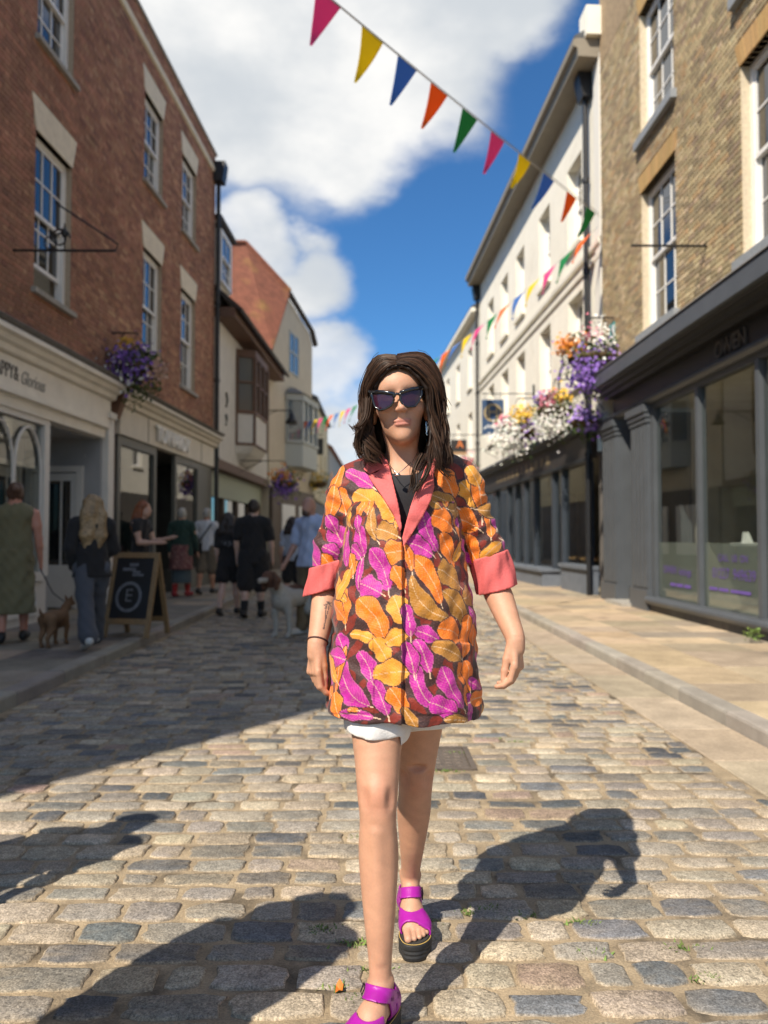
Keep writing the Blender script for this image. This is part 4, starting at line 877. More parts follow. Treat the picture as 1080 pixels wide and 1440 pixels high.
# ------------------------------------------------------------------ organic surfaces: smooth union of tapered capsules and ellipsoids, meshed with surface nets
def cap(a, b, ra, rb, k=.03, sq=None): return ('cap', np.array(a, float), np.array(b, float), ra, rb, k, sq)
def ell(c, r, k=.03, rot=None): return ('ell', np.array(c, float), np.array(r, float), rot, None, k, None)
def chain(pts, rs, k=.03, sq=None): return [cap(pts[i], pts[i+1], rs[i], rs[i+1], k, sq) for i in range(len(pts)-1)]
def prim_bounds(p):
    if p[0] == 'cap':
        r = max(p[3], p[4]) * (1.0 if p[6] is None else max(1.0, 1/p[6][1])); return np.minimum(p[1], p[2]) - r, np.maximum(p[1], p[2]) + r
    r = p[2] if p[3] is None else np.full(3, p[2].max()); return p[1] - r, p[1] + r
def prim_dist(p, X, Y, Z):
    if p[0] == 'cap':
        a, b, ra, rb, k, sq = p[1:]
        px, py, pz = X - a[0], Y - a[1], Z - a[2]; d = b - a; L2 = max(1e-9, float(d @ d))
        if sq is not None:
            n, f = np.array(sq[0]), sq[1]; t0 = np.clip((px*d[0] + py*d[1] + pz*d[2]) / L2, 0, 1)
            qx, qy, qz = px - t0*d[0], py - t0*d[1], pz - t0*d[2]; dn = (qx*n[0] + qy*n[1] + qz*n[2]) * (f - 1)
            qx, qy, qz = qx + n[0]*dn, qy + n[1]*dn, qz + n[2]*dn
            return (np.sqrt(qx*qx + qy*qy + qz*qz) - (ra + t0*(rb-ra))) / max(1, f)**.5
        t = np.clip((px*d[0] + py*d[1] + pz*d[2]) / L2, 0, 1); qx, qy, qz = px - t*d[0], py - t*d[1], pz - t*d[2]
        return np.sqrt(qx*qx + qy*qy + qz*qz) - (ra + t*(rb-ra))
    c, r, rot = p[1], p[2], p[3]; qx, qy, qz = X - c[0], Y - c[1], Z - c[2]
    if rot is not None:
        M = np.array(rot).T; qx, qy, qz = M[0,0]*qx+M[0,1]*qy+M[0,2]*qz, M[1,0]*qx+M[1,1]*qy+M[1,2]*qz, M[2,0]*qx+M[2,1]*qy+M[2,2]*qz
    k0 = np.sqrt((qx/r[0])**2 + (qy/r[1])**2 + (qz/r[2])**2); k1 = np.sqrt((qx/r[0]**2)**2 + (qy/r[1]**2)**2 + (qz/r[2]**2)**2) + 1e-9
    return k0*(k0-1)/k1
def sdf_field(prims, h, lo=None, hi=None, cuts=()):
    """cuts: prims carved away, with their own k"""
    bs = [prim_bounds(p) for p in prims]
    lo_ = np.min([b[0] for b in bs], 0) - 3*h if lo is None else np.array(lo, float); hi_ = np.max([b[1] for b in bs], 0) + 3*h if hi is None else np.array(hi, float)
    n = np.ceil((hi_ - lo_)/h).astype(int) + 1
    ax = [(lo_[i] + h*np.arange(n[i])).astype(np.float32) for i in range(3)]
    F = np.full(n, 1.0, np.float32)
    for sign, lst in ((1, prims), (-1, cuts)):
        for p in lst:
            b0, b1 = prim_bounds(p); k = p[5]; pad = k + 3*h
            i0 = np.clip(np.floor((b0 - pad - lo_)/h).astype(int), 0, n-1); i1 = np.clip(np.ceil((b1 + pad - lo_)/h).astype(int) + 1, 0, n)
            if (i1 <= i0).any(): continue
            s = tuple(slice(i0[j], i1[j]) for j in range(3))
            d = prim_dist(p, ax[0][s[0]][:,None,None], ax[1][s[1]][None,:,None], ax[2][s[2]][None,None,:]).astype(np.float32)
            f = F[s]
            if sign > 0:
                t = np.clip(.5 + .5*(d - f)/k, 0, 1); F[s] = d + (f - d)*t - k*t*(1-t)
            else:
                t = np.clip(.5 - .5*(f + d)/k, 0, 1); F[s] = f + (-d - f)*t + k*t*(1-t)
    return F, lo_, ax
def surface_nets(F, lo, h):
    ins = F < 0; n = np.array(F.shape); c = [slice(0, -1), slice(1, None)]
    cnt = np.zeros(n-1, np.int8)
    for i in (0, 1):
        for j in (0, 1):
            for k in (0, 1): cnt += ins[c[i], c[j], c[k]]
    act = (cnt > 0) & (cnt < 8); idx = np.argwhere(act)
    if len(idx) == 0: return np.zeros((0,3)), []
    vid = np.full(n-1, -1, np.int64); vid[act] = np.arange(len(idx))
    acc = np.zeros((len(idx), 3)); w = np.zeros(len(idx))
    corners = [(i, j, k) for i in (0, 1) for j in (0, 1) for k in (0, 1)]
    val = {q: F[idx[:,0]+q[0], idx[:,1]+q[1], idx[:,2]+q[2]] for q in corners}
    for q in corners:
        for a in range(3):
            if q[a]: continue
            r = list(q); r[a] = 1; r = tuple(r); va, vb = val[q], val[r]; m = (va < 0) != (vb < 0)
            t = np.where(m, va/(va - vb + 1e-12), 0); p = np.array(q, float)[None] + t[:,None]*np.eye(3)[a][None]
            acc[m] += p[m]; w[m] += 1
    V = lo + h*(idx + acc/np.maximum(w, 1)[:,None]); faces = []
    for a in range(3):
        b, d = (a+1) % 3, (a+2) % 3; s0 = [slice(None)]*3; s1 = [slice(None)]*3; s0[a] = slice(0, -1); s1[a] = slice(1, None)
        e = ins[tuple(s0)] != ins[tuple(s1)]; ij = np.argwhere(e); ij = ij[(ij[:,b] > 0) & (ij[:,d] > 0) & (ij[:,b] < n[b]-1) & (ij[:,d] < n[d]-1)]
        if not len(ij): continue
        fl = ins[ij[:,0], ij[:,1], ij[:,2]]; q = []
        for db, dd in ((1,1),(0,1),(0,0),(1,0)):
            t = ij.copy(); t[:,b] -= db; t[:,d] -= dd; q.append(vid[t[:,0], t[:,1], t[:,2]])
        q = np.stack(q, 1); q[~fl] = q[~fl][:, ::-1]; faces.append(q)
    return V, np.concatenate(faces)
def np_mesh(name, V, Fq, m=None, cols=None, smooth=True):
    me = bpy.data.meshes.new(name); me.from_pydata(np.asarray(V).tolist(), [], np.asarray(Fq).tolist())
    if smooth: me.polygons.foreach_set('use_smooth', np.ones(len(me.polygons), bool))
    a = me.color_attributes.new('col', 'FLOAT_COLOR', 'POINT'); cc = np.ones((len(V), 4), np.float32)
    if cols is not None: cc[:, :3] = cols
    a.data.foreach_set('color', cc.ravel())
    if m: me.materials.append(m)
    me.update(); return me
def relax(V, Fq, it=2, lam=.5):
    e = np.concatenate([Fq[:, [i, (i+1) % 4]] for i in range(4)]); e = np.concatenate([e, e[:, ::-1]])
    for _ in range(it):
        s = np.zeros_like(V); np.add.at(s, e[:,0], V[e[:,1]]); c = np.bincount(e[:,0], minlength=len(V)).clip(1); V = V + lam*(s/c[:,None] - V)
    return V
def blob(name, prims, h, m, parent=None, cuts=(), zmin=None, zmax=None, colf=None, it=1, carve=None, wr=0, **kw):
    F, lo, ax = sdf_field(prims, h, cuts=cuts)
    if wr:
        X_, Y_, Z_ = ax[0][:,None,None], ax[1][None,:,None], ax[2][None,None,:]; a_ = np.arctan2(X_, Y_); F = F + wr*(np.sin(a_*7+Z_*9+len(prims)) + .7*np.sin(Z_*33+X_*26+Y_*18) + .5*np.sin(X_*61-Z_*47+1))
    if zmin is not None: F = np.maximum(F, (zmin - ax[2])[None,None,:])
    if zmax is not None: F = np.maximum(F, (ax[2] - zmax)[None,None,:])
    V, Q = surface_nets(F, lo, h); V = relax(V, Q, it) if it else V
    me = np_mesh(name, V, Q, m, colf(V) if colf else None)
    return ob(name, me, parent, **kw) if parent is not None or kw else me

def skin_m(n, c): return mat('skin_'+n, c, .5, sss=.15, nscale=8, namt=.06)
def cloth(n, c, **kw): return mat('cloth_'+n, c, .9, nscale=6, namt=.1, sheen=.1, **kw)
def person(loc, rz, h, label, legs, arms, skin, hair, top, bottom, shoes, head=(0, 0), stout=1.0, res=.0135, group='people in the street', lean=0, extra=None, beard=None):
    """legs: ((swing, bend), (swing, bend)) right then left; arms: ((fwd, out, elbow, inward), ...); faces -y"""
    s = h/1.7; J = {}
    for i, sg in enumerate((-1, 1)):
        th, kb = (R(v) for v in legs[i]); hip = np.array((sg*.088*stout, 0, .89)); kn = hip + .42*np.array((0, -math.sin(th), -math.cos(th))); an = kn + .395*np.array((0, -math.sin(th-kb), -math.cos(th-kb)))
        J['hip', i], J['knee', i], J['ank', i] = hip, kn, an
        pitch = max(0, kb - th)*.8; J['toe', i] = an + np.array((sg*.02, -.165*math.cos(pitch), -.045 - .165*math.sin(pitch)*.9)); J['heel', i] = an + np.array((0, .045, -.045))
        f, o, el, inn = (R(v) for v in arms[i]); sh = np.array((sg*.178*stout, 0, 1.385))
        e_ = sh + .285*np.array((sg*math.sin(o), -math.sin(f)*math.cos(o), -math.cos(f)*math.cos(o))); w_ = e_ + .245*np.array((sg*(math.sin(o)*.5 - math.sin(inn)), -math.sin(f+el)*math.cos(inn), -math.cos(f+el)))
        J['sh', i], J['el', i], J['wr', i] = sh, e_, w_; J['hand', i] = w_ + (w_-e_)/.245*.085
    zl = min(min(J['toe', i][2], J['heel', i][2]) for i in (0, 1)) - .03
    for k_ in J: J[k_] = J[k_] - np.array((0, 0, zl))
    dz = -zl; z = lambda v: v + dz
    T = lambda p: np.array(p, float)*s
    def sc(pr):
        out = []
        for p in pr:
            if p[0] == 'cap': out.append(('cap', p[1]*s, p[2]*s, p[3]*s, p[4]*s, p[5]*s, p[6]))
            else: out.append(('ell', p[1]*s, p[2]*s, p[3], None, p[5]*s, None))
        return out
    e = empty('person', loc, rz, label=label, cat='person', group=group)
    Y_ = ((0, 1, 0), 1.45)
    hc = np.array((head[0], -.015 + head[1], z(1.59)))
    torso = [cap((0,0,z(.93)), (0,.01,z(1.12)), .155*stout, .125*stout, .05, Y_), cap((0,.01,z(1.12)), (0,.0,z(1.34)), .125*stout, .15*stout, .05, Y_), cap((-.12*stout,0,z(1.38)), (.12*stout,0,z(1.38)), .062, .062, .06)]
    neck = [cap((0,.01,z(1.4)), (hc[0]*.6, -.005+hc[1]*.5, z(1.53)), .055*stout, .05, .03)]
    hd = [ell(hc, (.075, .095, .115), .03), ell(hc + np.array((0, -.045, -.05)), (.055, .05, .065), .03), cap(hc + np.array((0,-.09,.0)), hc + np.array((0,-.108,-.03)), .010, .014, .015), ell(hc + np.array((.075,.01,-.01)), (.012,.02,.032), .01), ell(hc + np.array((-.075,.01,-.01)), (.012,.02,.032), .01)]
    legp, armp = [], []
    for i in (0, 1):
        legp += chain([J['hip',i], (J['hip',i]+J['knee',i])/2, J['knee',i], J['knee',i]*.65+J['ank',i]*.35 + np.array((0,.012,0)), J['ank',i]], [.085*stout, .07*stout, .05, .054, .036], .03)
        legp += [cap(J['heel',i]+np.array((0,0,.02)), J['toe',i]+np.array((0,0,.01)), .034, .03, .03)]
        armp += chain([J['sh',i], (J['sh',i]+J['el',i])/2, J['el',i], (J['el',i]*.7+J['wr',i]*.3), J['wr',i]], [.052, .046*stout, .038, .039, .026], .025)
        d = (J['hand',i]-J['wr',i]); side = np.array((0, -1., 0)); armp += [cap(J['wr',i]+d*.3, J['wr',i]+d*.9, .03, .034, .02, ((1,0,0), 1.6)), cap(J['wr',i]+d*.35, J['wr',i]+d*.75+side*.05, .013, .011, .015)]
        for q in (-.027, -.009, .009, .027): armp.append(cap(J['wr',i]+d*.9+side*q, J['wr',i]+d*(1.75 - abs(q)*8)+side*q*.9, .0105, .009, .008))
    blob('body', sc(torso + neck + hd + legp + armp), res, skin, e)
    # clothes
    g = .012
    if top:
        pr = [cap(p[1], p[2], p[3]+g, p[4]+g, p[5], p[6]) for p in torso]
        zh = top.get('hem', .86)
        pr += [cap((0,0,z(zh-.02)), (0,0,z(1.02)), (.155+top.get('loose', .012))*stout+g, .15*stout+g, .05, Y_)]
        sl = top.get('sleeve', .5)
        for i in (0, 1):
            if sl <= 0: continue
            a, b, w_ = J['sh',i], J['el',i], J['wr',i]; r = top.get('sr', .062)
            if sl <= 1: pr.append(cap(a, a+(b-a)*sl*.9, r, r*.98, .04))
            else: pr += [cap(a, b, r, r*.86, .04), cap(b, b+(w_-b)*(sl-1), r*.86, r*.66, .03)]
        blob('top', sc(pr), res, top['m'], e, zmin=z(zh)*s, cuts=sc([ell((0,-.02,z(1.50)), (.075,.08,.05), .02)]), it=1, wr=.0055)
    if bottom:
        kd, ln = bottom['kind'], bottom.get('len', .5); pr = [cap((0,0,z(.90)), (0,.01,z(.98)), .162*stout, .15*stout, .04, Y_)]; w = bottom.get('w', .095)
        if kd == 'legs':
            for i in (0, 1):
                H, K, A = J['hip',i], J['knee',i], J['ank',i]
                if ln <= 1: pr.append(cap(H, H+(K-H)*ln, w*stout+.006, w*.98*stout, .03))
                else: pr += [cap(H, K, w*stout+.006, w*.78, .03), cap(K, K+(A-K)*(ln-1), w*.78, bottom.get('cuff', w*.75), .03)]
            blob('trousers' if ln > 1 else 'shorts', sc(pr), res, bottom['m'], e, it=1, zmax=z(1.0)*s, wr=.005)
        else:
            pr.append(cap((0,0,z(.93)), (0,.02,z(ln)), .165*stout, bottom.get('w', .22), .05, ((0,1,0), 1.2)))
            blob('skirt' if kd == 'skirt' else 'dress_skirt', sc(pr), res, bottom['m'], e, it=1, zmin=z(ln)*s, zmax=z(1.0)*s, wr=.008)
    for i in (0, 1):
        pr = [cap(J['heel',i]+np.array((0,.01,.012)), J['toe',i]+np.array((0,-.02,.004)), .042, .036, .03), cap(J['heel',i]+np.array((0,0,.03)), J['ank',i]+np.array((0,-.01,.01 + shoes.get('high', 0))), .042, .043, .03)]
        pr += [cap(J['heel',i]+np.array((0,.01,-.012)), J['toe',i]+np.array((0,-.02,-.012)), .034, .036, .01, ((0,0,1), 2.2))]
        blob('shoe', sc(pr), res*.85, shoes['m'], e)
        if 'sock' in shoes: blob('sock', sc([cap(J['ank',i], J['ank',i]+(J['knee',i]-J['ank',i])*.35, .045, .058, .01)]), res, shoes['sock'], e)
    if hair:
        hs = [ell(hc+np.array((0,.018,.022)), (.088, .098, .112), .03)]; L_ = hair.get('len', 0)
        if L_ > .05:
            for dx in (-.06, -.02, .02, .06): hs += chain([hc+np.array((dx,.05,.03)), hc+np.array((dx*1.5,.085,-.1)), hc+np.array((dx*1.6,.10,-.12-L_*.5)), hc+np.array((dx*1.2+random.uniform(-.02,.02),.10,-.08-L_))], [.05,.05,.048,.02], .03)
            for sg in (-1, 1): hs += chain([hc+np.array((sg*.07,.01,.04)), hc+np.array((sg*.088,.02,-.08)), hc+np.array((sg*.1,.03,-.08-L_*.7))], [.03,.034,.02], .03)
        if hair.get('bun'): hs += [ell(hc+np.array((0,.10,.05)), (.05,.045,.045), .02)]
        cf = [ell(hc+np.array((0,-.085,-.035)), (.062,.065,.095), .02)]
        blob('hair', sc(hs), res*.7, hair['m'], e, cuts=sc(cf), wr=.004)
    if beard is not None: blob('beard', sc([ell(hc+np.array((0,-.05,-.085)), (.058,.05,.045), .02), ell(hc+np.array((0,-.085,-.055)), (.035,.02,.014), .01)]), res*.8, beard, e)
    if extra: extra(e, {k_: v*s for k_, v in J.items()}, s, z)
    return e
fair, tanned, pale = skin_m('fair', (.56,.34,.25)), skin_m('tan', (.48,.26,.17)), skin_m('pale', (.62,.42,.34))
def hairm(n, c): return mat('hair_'+n, c, .5, nscale=45, namt=.5, noise2=[(12, .3)], obj=True)
dk, bl, rd, gy = hairm('dark', (.03,.02,.015)), hairm('blonde', (.30,.20,.10)), hairm('red', (.22,.07,.025)), hairm('grey', (.42,.40,.36))
blk, olive = cloth('black', (.017,.016,.017)), cloth('olive', (.17,.15,.08))
shoeb, shoew = mat('shoe_black', (.015,.015,.016), .5), mat('shoe_white', (.6,.59,.56), .6)
def face(dx, dy): return math.atan2(dx, -dy) if True else 0      # heading (dx, dy) of a figure that faces -y
gp_ = G(18, 903, .108)
person(gp_, face(-.35, 1), 1.70, 'woman in long olive sleeveless dress with hair pinned up, at the left edge', ((6, 0), (-6, 4)), ((4, 8, 10, 0), (8, 10, 45, 15)), skin_m('rosy', (.58,.27,.19)), dict(m=hairm('brown', (.10,.05,.03)), bun=True), dict(m=olive, sleeve=0, hem=.86, loose=.02), dict(kind='dress', m=olive, len=.30, w=.23), dict(m=shoeb), stout=1.12)
def bag2(e, J, s, z):
    MB().prism([(-.22, .0), (.02, .06), (.1, -.08), (-.16, -.12)], 1, -.02, .1).build('paper_bag', mat('kraft', (.30,.22,.12), .8), e, loc=tuple(J['wr',0] + np.array((-.12,-.05,.02))))
person(G(128, 909, .108), face(-.5, .9), 1.60, 'woman with long blonde hair in black jacket and wide grey jeans, walking past the A-board', ((22, 4), (-22, 14)), ((12, 12, 50, 20), (-6, 12, 40, 20)), fair, dict(m=bl, len=.42), dict(m=blk, sleeve=1.95, sr=.075, hem=.80, loose=.05), dict(kind='legs', m=cloth('jeans_grey', (.075,.08,.095)), len=1.97, w=.11, cuff=.10), dict(m=shoew), head=(.0, -.01))
def phone(e, J, s, z):
    MB().box(-.04,.04,-.006,.006,-.075,.075).build('phone', mat('purple_phone', (.16,.05,.40), .4), e, loc=tuple(J['hand',1] + np.array((0,-.02,.03))), rot=(R(50),0,R(20)))
    MB().prism([(-.18,-.32),(.2,-.32),(.16,0),(-.14,0)], 1, -.04, .04).build('tote_bag', mat('white_canvas', (.55,.53,.5), .9), e, loc=(.02,-.16,z(1.04)*s))
person(G(197, 872, .108), face(1, -.15), 1.62, 'red-haired woman in black looking at a phone behind the A-board', ((3, 0), (-3, 0)), ((15, 6, 75, 20), (22, 6, 80, 10)), fair, dict(m=rd, len=.28), dict(m=blk, sleeve=.4, hem=.86), dict(kind='legs', m=blk, len=1.95, w=.09), dict(m=shoeb), head=(0, -.03))
pat = mat('pattern_skirt', (.16,.055,.06), .9, tint2=((.30,.20,.16), 45, .5, .6))
def longskirt(e, J, s, z): blob('underskirt', [cap((0,.0,z(.75)*s), (0,.0,z(.24)*s), .19*s, .2*s, .03, ((0,1,0),1.2))], .014, cloth('slate', (.07,.10,.12)), e, zmin=z(.26)*s, zmax=z(.7)*s)
person(G(255, 839, .108), face(.1, 1), 1.68, 'older woman in dark green cardigan and patterned skirt with red socks', ((5, 0), (-5, 3)), ((5, 10, 15, 0), (0, 10, 15, 0)), fair, dict(m=gy, len=.02), dict(m=cloth('bottle_green', (.02,.05,.04)), sleeve=1.95, sr=.066, hem=.78, loose=.04), dict(kind='skirt', m=pat, len=.52, w=.24), dict(m=mat('shoe_red', (.30,.02,.03), .5), sock=cloth('red_sock', (.35,.03,.03))), stout=1.15, extra=longskirt)
def strap(e, J, s, z):
    MB().tube([(-.14*s,.1,z(1.40)*s),(0,.135,z(1.2)*s),(.15*s,.12,z(1.0)*s)], .014, 6).build('bag_strap', blk, e); MB().prism([(-.1,-.12),(.12,-.12),(.12,.1),(-.1,.1)], 1, -.05, .05).build('shoulder_bag', blk, e, loc=(.14*s,.13,z(.92)*s))
person(G(290, 836, .108), face(.15, 1), 1.70, 'grey-haired man in white shirt and khaki shorts with a shoulder bag', ((10, 2), (-10, 8)), ((6, 10, 20, 0), (-4, 10, 20, 0)), tanned, dict(m=gy), dict(m=cloth('white', (.60,.61,.64)), sleeve=.8, sr=.07, hem=.86, loose=.03), dict(kind='legs', m=cloth('khaki_dark', (.16,.135,.10)), len=.95, w=.115), dict(m=shoeb), extra=strap)
def tshirt_print(e, J, s, z): MB().box(-.09,.09,.135,.139,-.05,.04).build('back_print', mat('faded_print', (.18,.18,.19), .9, tint2=((.012,.012,.014), 30, .45, .5)), e, loc=(0,.012,z(1.2)*s))
person(G(322, 866), face(.12, 1), 1.62, 'dark-haired woman in black t-shirt and shorts walking away', ((14, 2), (-12, 10)), ((2, 8, 20, 5), (-2, 8, 20, 5)), pale, dict(m=dk, len=.18), dict(m=blk, sleeve=.8, sr=.075, hem=.80, loose=.04), dict(kind='legs', m=blk, len=.62, w=.115), dict(m=shoeb), head=(.03, -.02), extra=tshirt_print)
person(G(356, 869), face(.05, 1), 1.80, 'man in black t-shirt, long black shorts and black socks walking away', ((8, 2), (-10, 6)), ((4, 12, 18, 5), (-2, 12, 18, 5)), pale, dict(m=dk), dict(m=blk, sleeve=.85, sr=.08, hem=.78, loose=.04), dict(kind='legs', m=blk, len=1.0, w=.12), dict(m=shoeb, sock=blk), stout=1.08)
person(G(437, 893), face(-.65, -.75), 1.74, 'bald bearded man in pale blue t-shirt and khaki trousers standing with the spaniel', ((4, 0), (-4, 2)), ((10, 10, 25, 5), (-3, 10, 15, 5)), skin_m('ruddy', (.46,.25,.18)), None, dict(m=cloth('pale_blue', (.46,.53,.70)), sleeve=.85, sr=.075, hem=.84, loose=.03), dict(kind='legs', m=cloth('khaki', (.17,.12,.065)), len=1.95, w=.1), dict(m=shoew), head=(.01, -.035), stout=1.1, beard=hairm('beard', (.10,.06,.045)))
person(G(411, 852), face(.2, 1), 1.60, 'person in pale blue shirt and dark shorts mostly hidden beyond the bald man', ((8, 0), (-8, 4)), ((4, 8, 15, 0), (-4, 8, 15, 0)), fair, dict(m=dk, len=.12), dict(m=cloth('pale_blue2', (.40,.46,.56)), sleeve=.8, hem=.86), dict(kind='legs', m=blk, len=.9, w=.11), dict(m=shoeb))
# two passers-by just outside the left edge, whose shadows fall into the picture
person((-1.98, 2.12, 0), face(-.3, -1), 1.74, 'passer-by in grey t-shirt just outside the left edge, casting the upper shadow', ((10, 2), (-10, 6)), ((6, 8, 25, 0), (-6, 8, 25, 0)), fair, dict(m=dk), dict(m=cloth('grey_tee', (.25,.25,.26)), sleeve=.8), dict(kind='legs', m=cloth('navy', (.04,.05,.09)), len=1.95), dict(m=shoeb), res=.016)
person((-1.10, 1.36, 0), face(-.2, -1), 1.72, 'passer-by in loose dark coat just outside the lower left, casting the near shadow', ((6, 2), (-6, 4)), ((4, 4, 15, 0), (-4, 4, 15, 0)), fair, dict(m=dk, len=.1), dict(m=blk, sleeve=1.95, sr=.075, hem=.55, loose=.05), dict(kind='legs', m=cloth('navy', (.04,.05,.09)), len=1.95, w=.11), dict(m=shoeb), res=.016, stout=1.0)

# ------------------------------------------------------------------ dogs
def dog(loc, rz, s, label, colf, m, ears, tail, headdir=(0, 0)):
    """faces -y. shoulder height .55*s"""
    e = empty('dog', loc, rz, label=label, cat='dog'); S_ = lambda *p: np.array(p)*s
    pr = [cap(S_(0,-.22,.46), S_(0,.0,.47), .125*s, .12*s, .05*s), cap(S_(0,0,.47), S_(0,.25,.49), .12*s, .09*s, .05*s), cap(S_(0,-.24,.42), S_(0,-.15,.38), .09*s, .1*s, .04*s)]
    hx = S_(headdir[0], -.46+headdir[1], .70)
    pr += chain([S_(0,-.24,.52), S_(headdir[0]*.5,-.36,.62), hx], [.09*s,.07*s,.065*s], .04*s) + [ell(hx, S_(.07,.085,.07), .03*s), cap(hx+S_(0,-.04,-.015), hx+S_(headdir[0]*.4,-.15,-.035), .042*s, .03*s, .025*s)]
    for x in (-1, 1):
        yo = .03*x
        pr += chain([S_(x*.075,-.2,.42), S_(x*.085,-.22+yo,.30), S_(x*.08,-.2+yo,.16), S_(x*.08,-.205+yo,.035), S_(x*.08,-.24+yo,.02)], [.065*s,.042*s,.03*s,.025*s,.03*s], .025*s)
        pr += chain([S_(x*.07,.22,.46), S_(x*.085,.18-yo,.31), S_(x*.08,.30-yo,.17), S_(x*.08,.285-yo,.035), S_(x*.08,.245-yo,.02)], [.09*s,.065*s,.032*s,.025*s,.03*s], .025*s)
    blob('body', pr, .012*s, m, e, colf=(lambda V: colf(V/s)), it=1)
    for x in (-1, 1):
        if ears == 'long': q = chain([hx+S_(x*.06,.02,.04), hx+S_(x*.105,.03,-.03), hx+S_(x*.10,.02,-.12)], [.03*s,.042*s,.028*s], .02*s)
        else: q = chain([hx+S_(x*.045,.02,.05), hx+S_(x*.06,.03,.12)], [.03*s,.008*s], .02*s)
        blob('ear', q, .01*s, mat('dog_ear_'+ears, (.12,.055,.03) if ears == 'long' else (.20,.10,.05), .85, nscale=30, namt=.3), e)
    blob('tail', chain([S_(0,.32,.52), S_(0,.40,.58), S_(0,.44,.66 if tail == 'up' else .45)], [.03*s,.025*s,.012*s], .02*s), .01*s, m, e, colf=(lambda V: colf(V/s)))
    blob('nose', [ell(hx+S_(headdir[0]*.42,-.178,-.03), S_(.018,.014,.014), .01)], .008*s, mat('dog_nose', (.01,.01,.01), .3), e)
    return e
def spaniel(V):
    c = np.tile(np.array((.46,.42,.36)), (len(V),1)); x, y, z_ = V.T
    n = np.sin(x*19+1)*np.cos(y*11+.6)+np.sin(z_*13+y*7)*.6
    br = ((y < -.36) & (z_ > .58) & (np.abs(x) > -.01)) | ((n > .55) & (z_ > .36) & (y > -.3)); c[br] = (.13,.06,.035)
    c[(y < -.5) & (z_ < .70)] = (.40,.36,.31); return c
dog(G(415, 894), face(-.45, -.55), 1.08, 'brown and white spaniel standing on the setts beside the bald man', spaniel, mat('dog_coat', rough=.9, attr=True, nscale=50, namt=.2, bscale=60, bdist=.006), 'long', 'down', (.02, .02))
dog(G(76, 908, .108), face(.15, 1), .62, 'small tan dog seen from behind beside the woman in the olive dress', lambda V: np.tile(np.array((.20,.11,.055)), (len(V),1)), mat('dog_coat'), 'short', 'up')
q = MB(); a_ = G(76, 908, .108) + Vector((0,.3,.42)); b_ = gp_ + Vector((.3,-.05,.8)); q.tube([a_, a_.lerp(b_, .5) - Vector((0,0,.08)), b_], .006, 5); q.build('dog_lead', blk, label='thin dark lead between the tan dog and the woman in olive', cat='lead')
# ------------------------------------------------------------------ the woman walking towards the camera
def V3(x, y, Y): return np.array(P(x, y, Y))
RC_ = np.array(CROT)
def px_of(X, Y, Z):
    dx, dy, dz = X, Y, Z - 1.23
    cx = RC_[0,0]*dx + RC_[1,0]*dy + RC_[2,0]*dz; cy = RC_[0,1]*dx + RC_[1,1]*dy + RC_[2,1]*dz; cz = -(RC_[0,2]*dx + RC_[1,2]*dy + RC_[2,2]*dz)
    return 540 + FPX*cx/cz, 720 - FPX*cy/cz
def poly_sd(poly, U, V):
    """signed distance to a polygon, negative inside"""
    p = np.array(poly, float); d = np.full(U.shape, 1e9); s = np.ones(U.shape); n = len(p); j = n-1
    for i in range(n):
        e = p[j]-p[i]; wx, wy = U-p[i,0], V-p[i,1]; t = np.clip((wx*e[0]+wy*e[1])/(e@e), 0, 1); bx, by = wx-e[0]*t, wy-e[1]*t; d = np.minimum(d, bx*bx+by*by)
        c1, c2, c3 = V >= p[i,1], V < p[j,1], e[0]*wy > e[1]*wx; fl = (c1 & c2 & c3) | (~c1 & ~c2 & ~c3); s = np.where(fl, -s, s); j = i
    return s*np.sqrt(d)
def field_mesh(name, F, lo, h, m, parent, it=1, colf=None):
    V, Q = surface_nets(F, lo, h); V = relax(V, Q, it, .5) if it else V
    return ob(name, np_mesh(name, V, Q, m, colf(V) if colf else None), parent)
WO = empty('person', (0, 0, 0), 0, label='woman in leaf-print jacket, sunglasses and magenta platform sandals walking towards the camera', cat='person')
SK = np.array((.53, .285, .18))
def skin_material():
    m = mat('skin_woman', rough=.46, attr=True, nscale=18, namt=.05, noise2=[(160, .05)], bscale=420, bdist=.0008, sss=.18, spec=.45); return m
skw = skin_material(); skw.node_tree.nodes['Principled BSDF'].inputs['Roughness'].default_value = .5
# --- joints
A1, K1, H1 = np.array((V3(535, 1375, 1.94)[0], 1.94, .128)), V3(531, 1116, 1.99), V3(530, 900, 2.16)
A2, K2, H2 = V3(577, 1232, 2.47), V3(585, 1092, 2.30), V3(594, 900, 2.18)
def along(a, b, t): return a + (b-a)*t
def schain(pts, rs, k=.0003, n=4, sq=None):
    pts = [np.array(p, float) for p in pts]; m = len(pts)-1; out = []; rr_ = []
    for i in range(m*n+1):
        t = i/n; q = min(int(t), m-1); f = t-q; a, b, c, d = (max(q-1,0), q, q+1, min(q+2,m))
        cr = lambda p0, p1, p2, p3: .5*((2*p1)+(-p0+p2)*f+(2*p0-5*p1+4*p2-p3)*f*f+(-p0+3*p1-3*p2+p3)*f**3)
        out.append(cr(pts[a], pts[b], pts[c], pts[d])); rr_.append(cr(rs[a], rs[b], rs[c], rs[d]))
    return chain(out, rr_, k, sq)
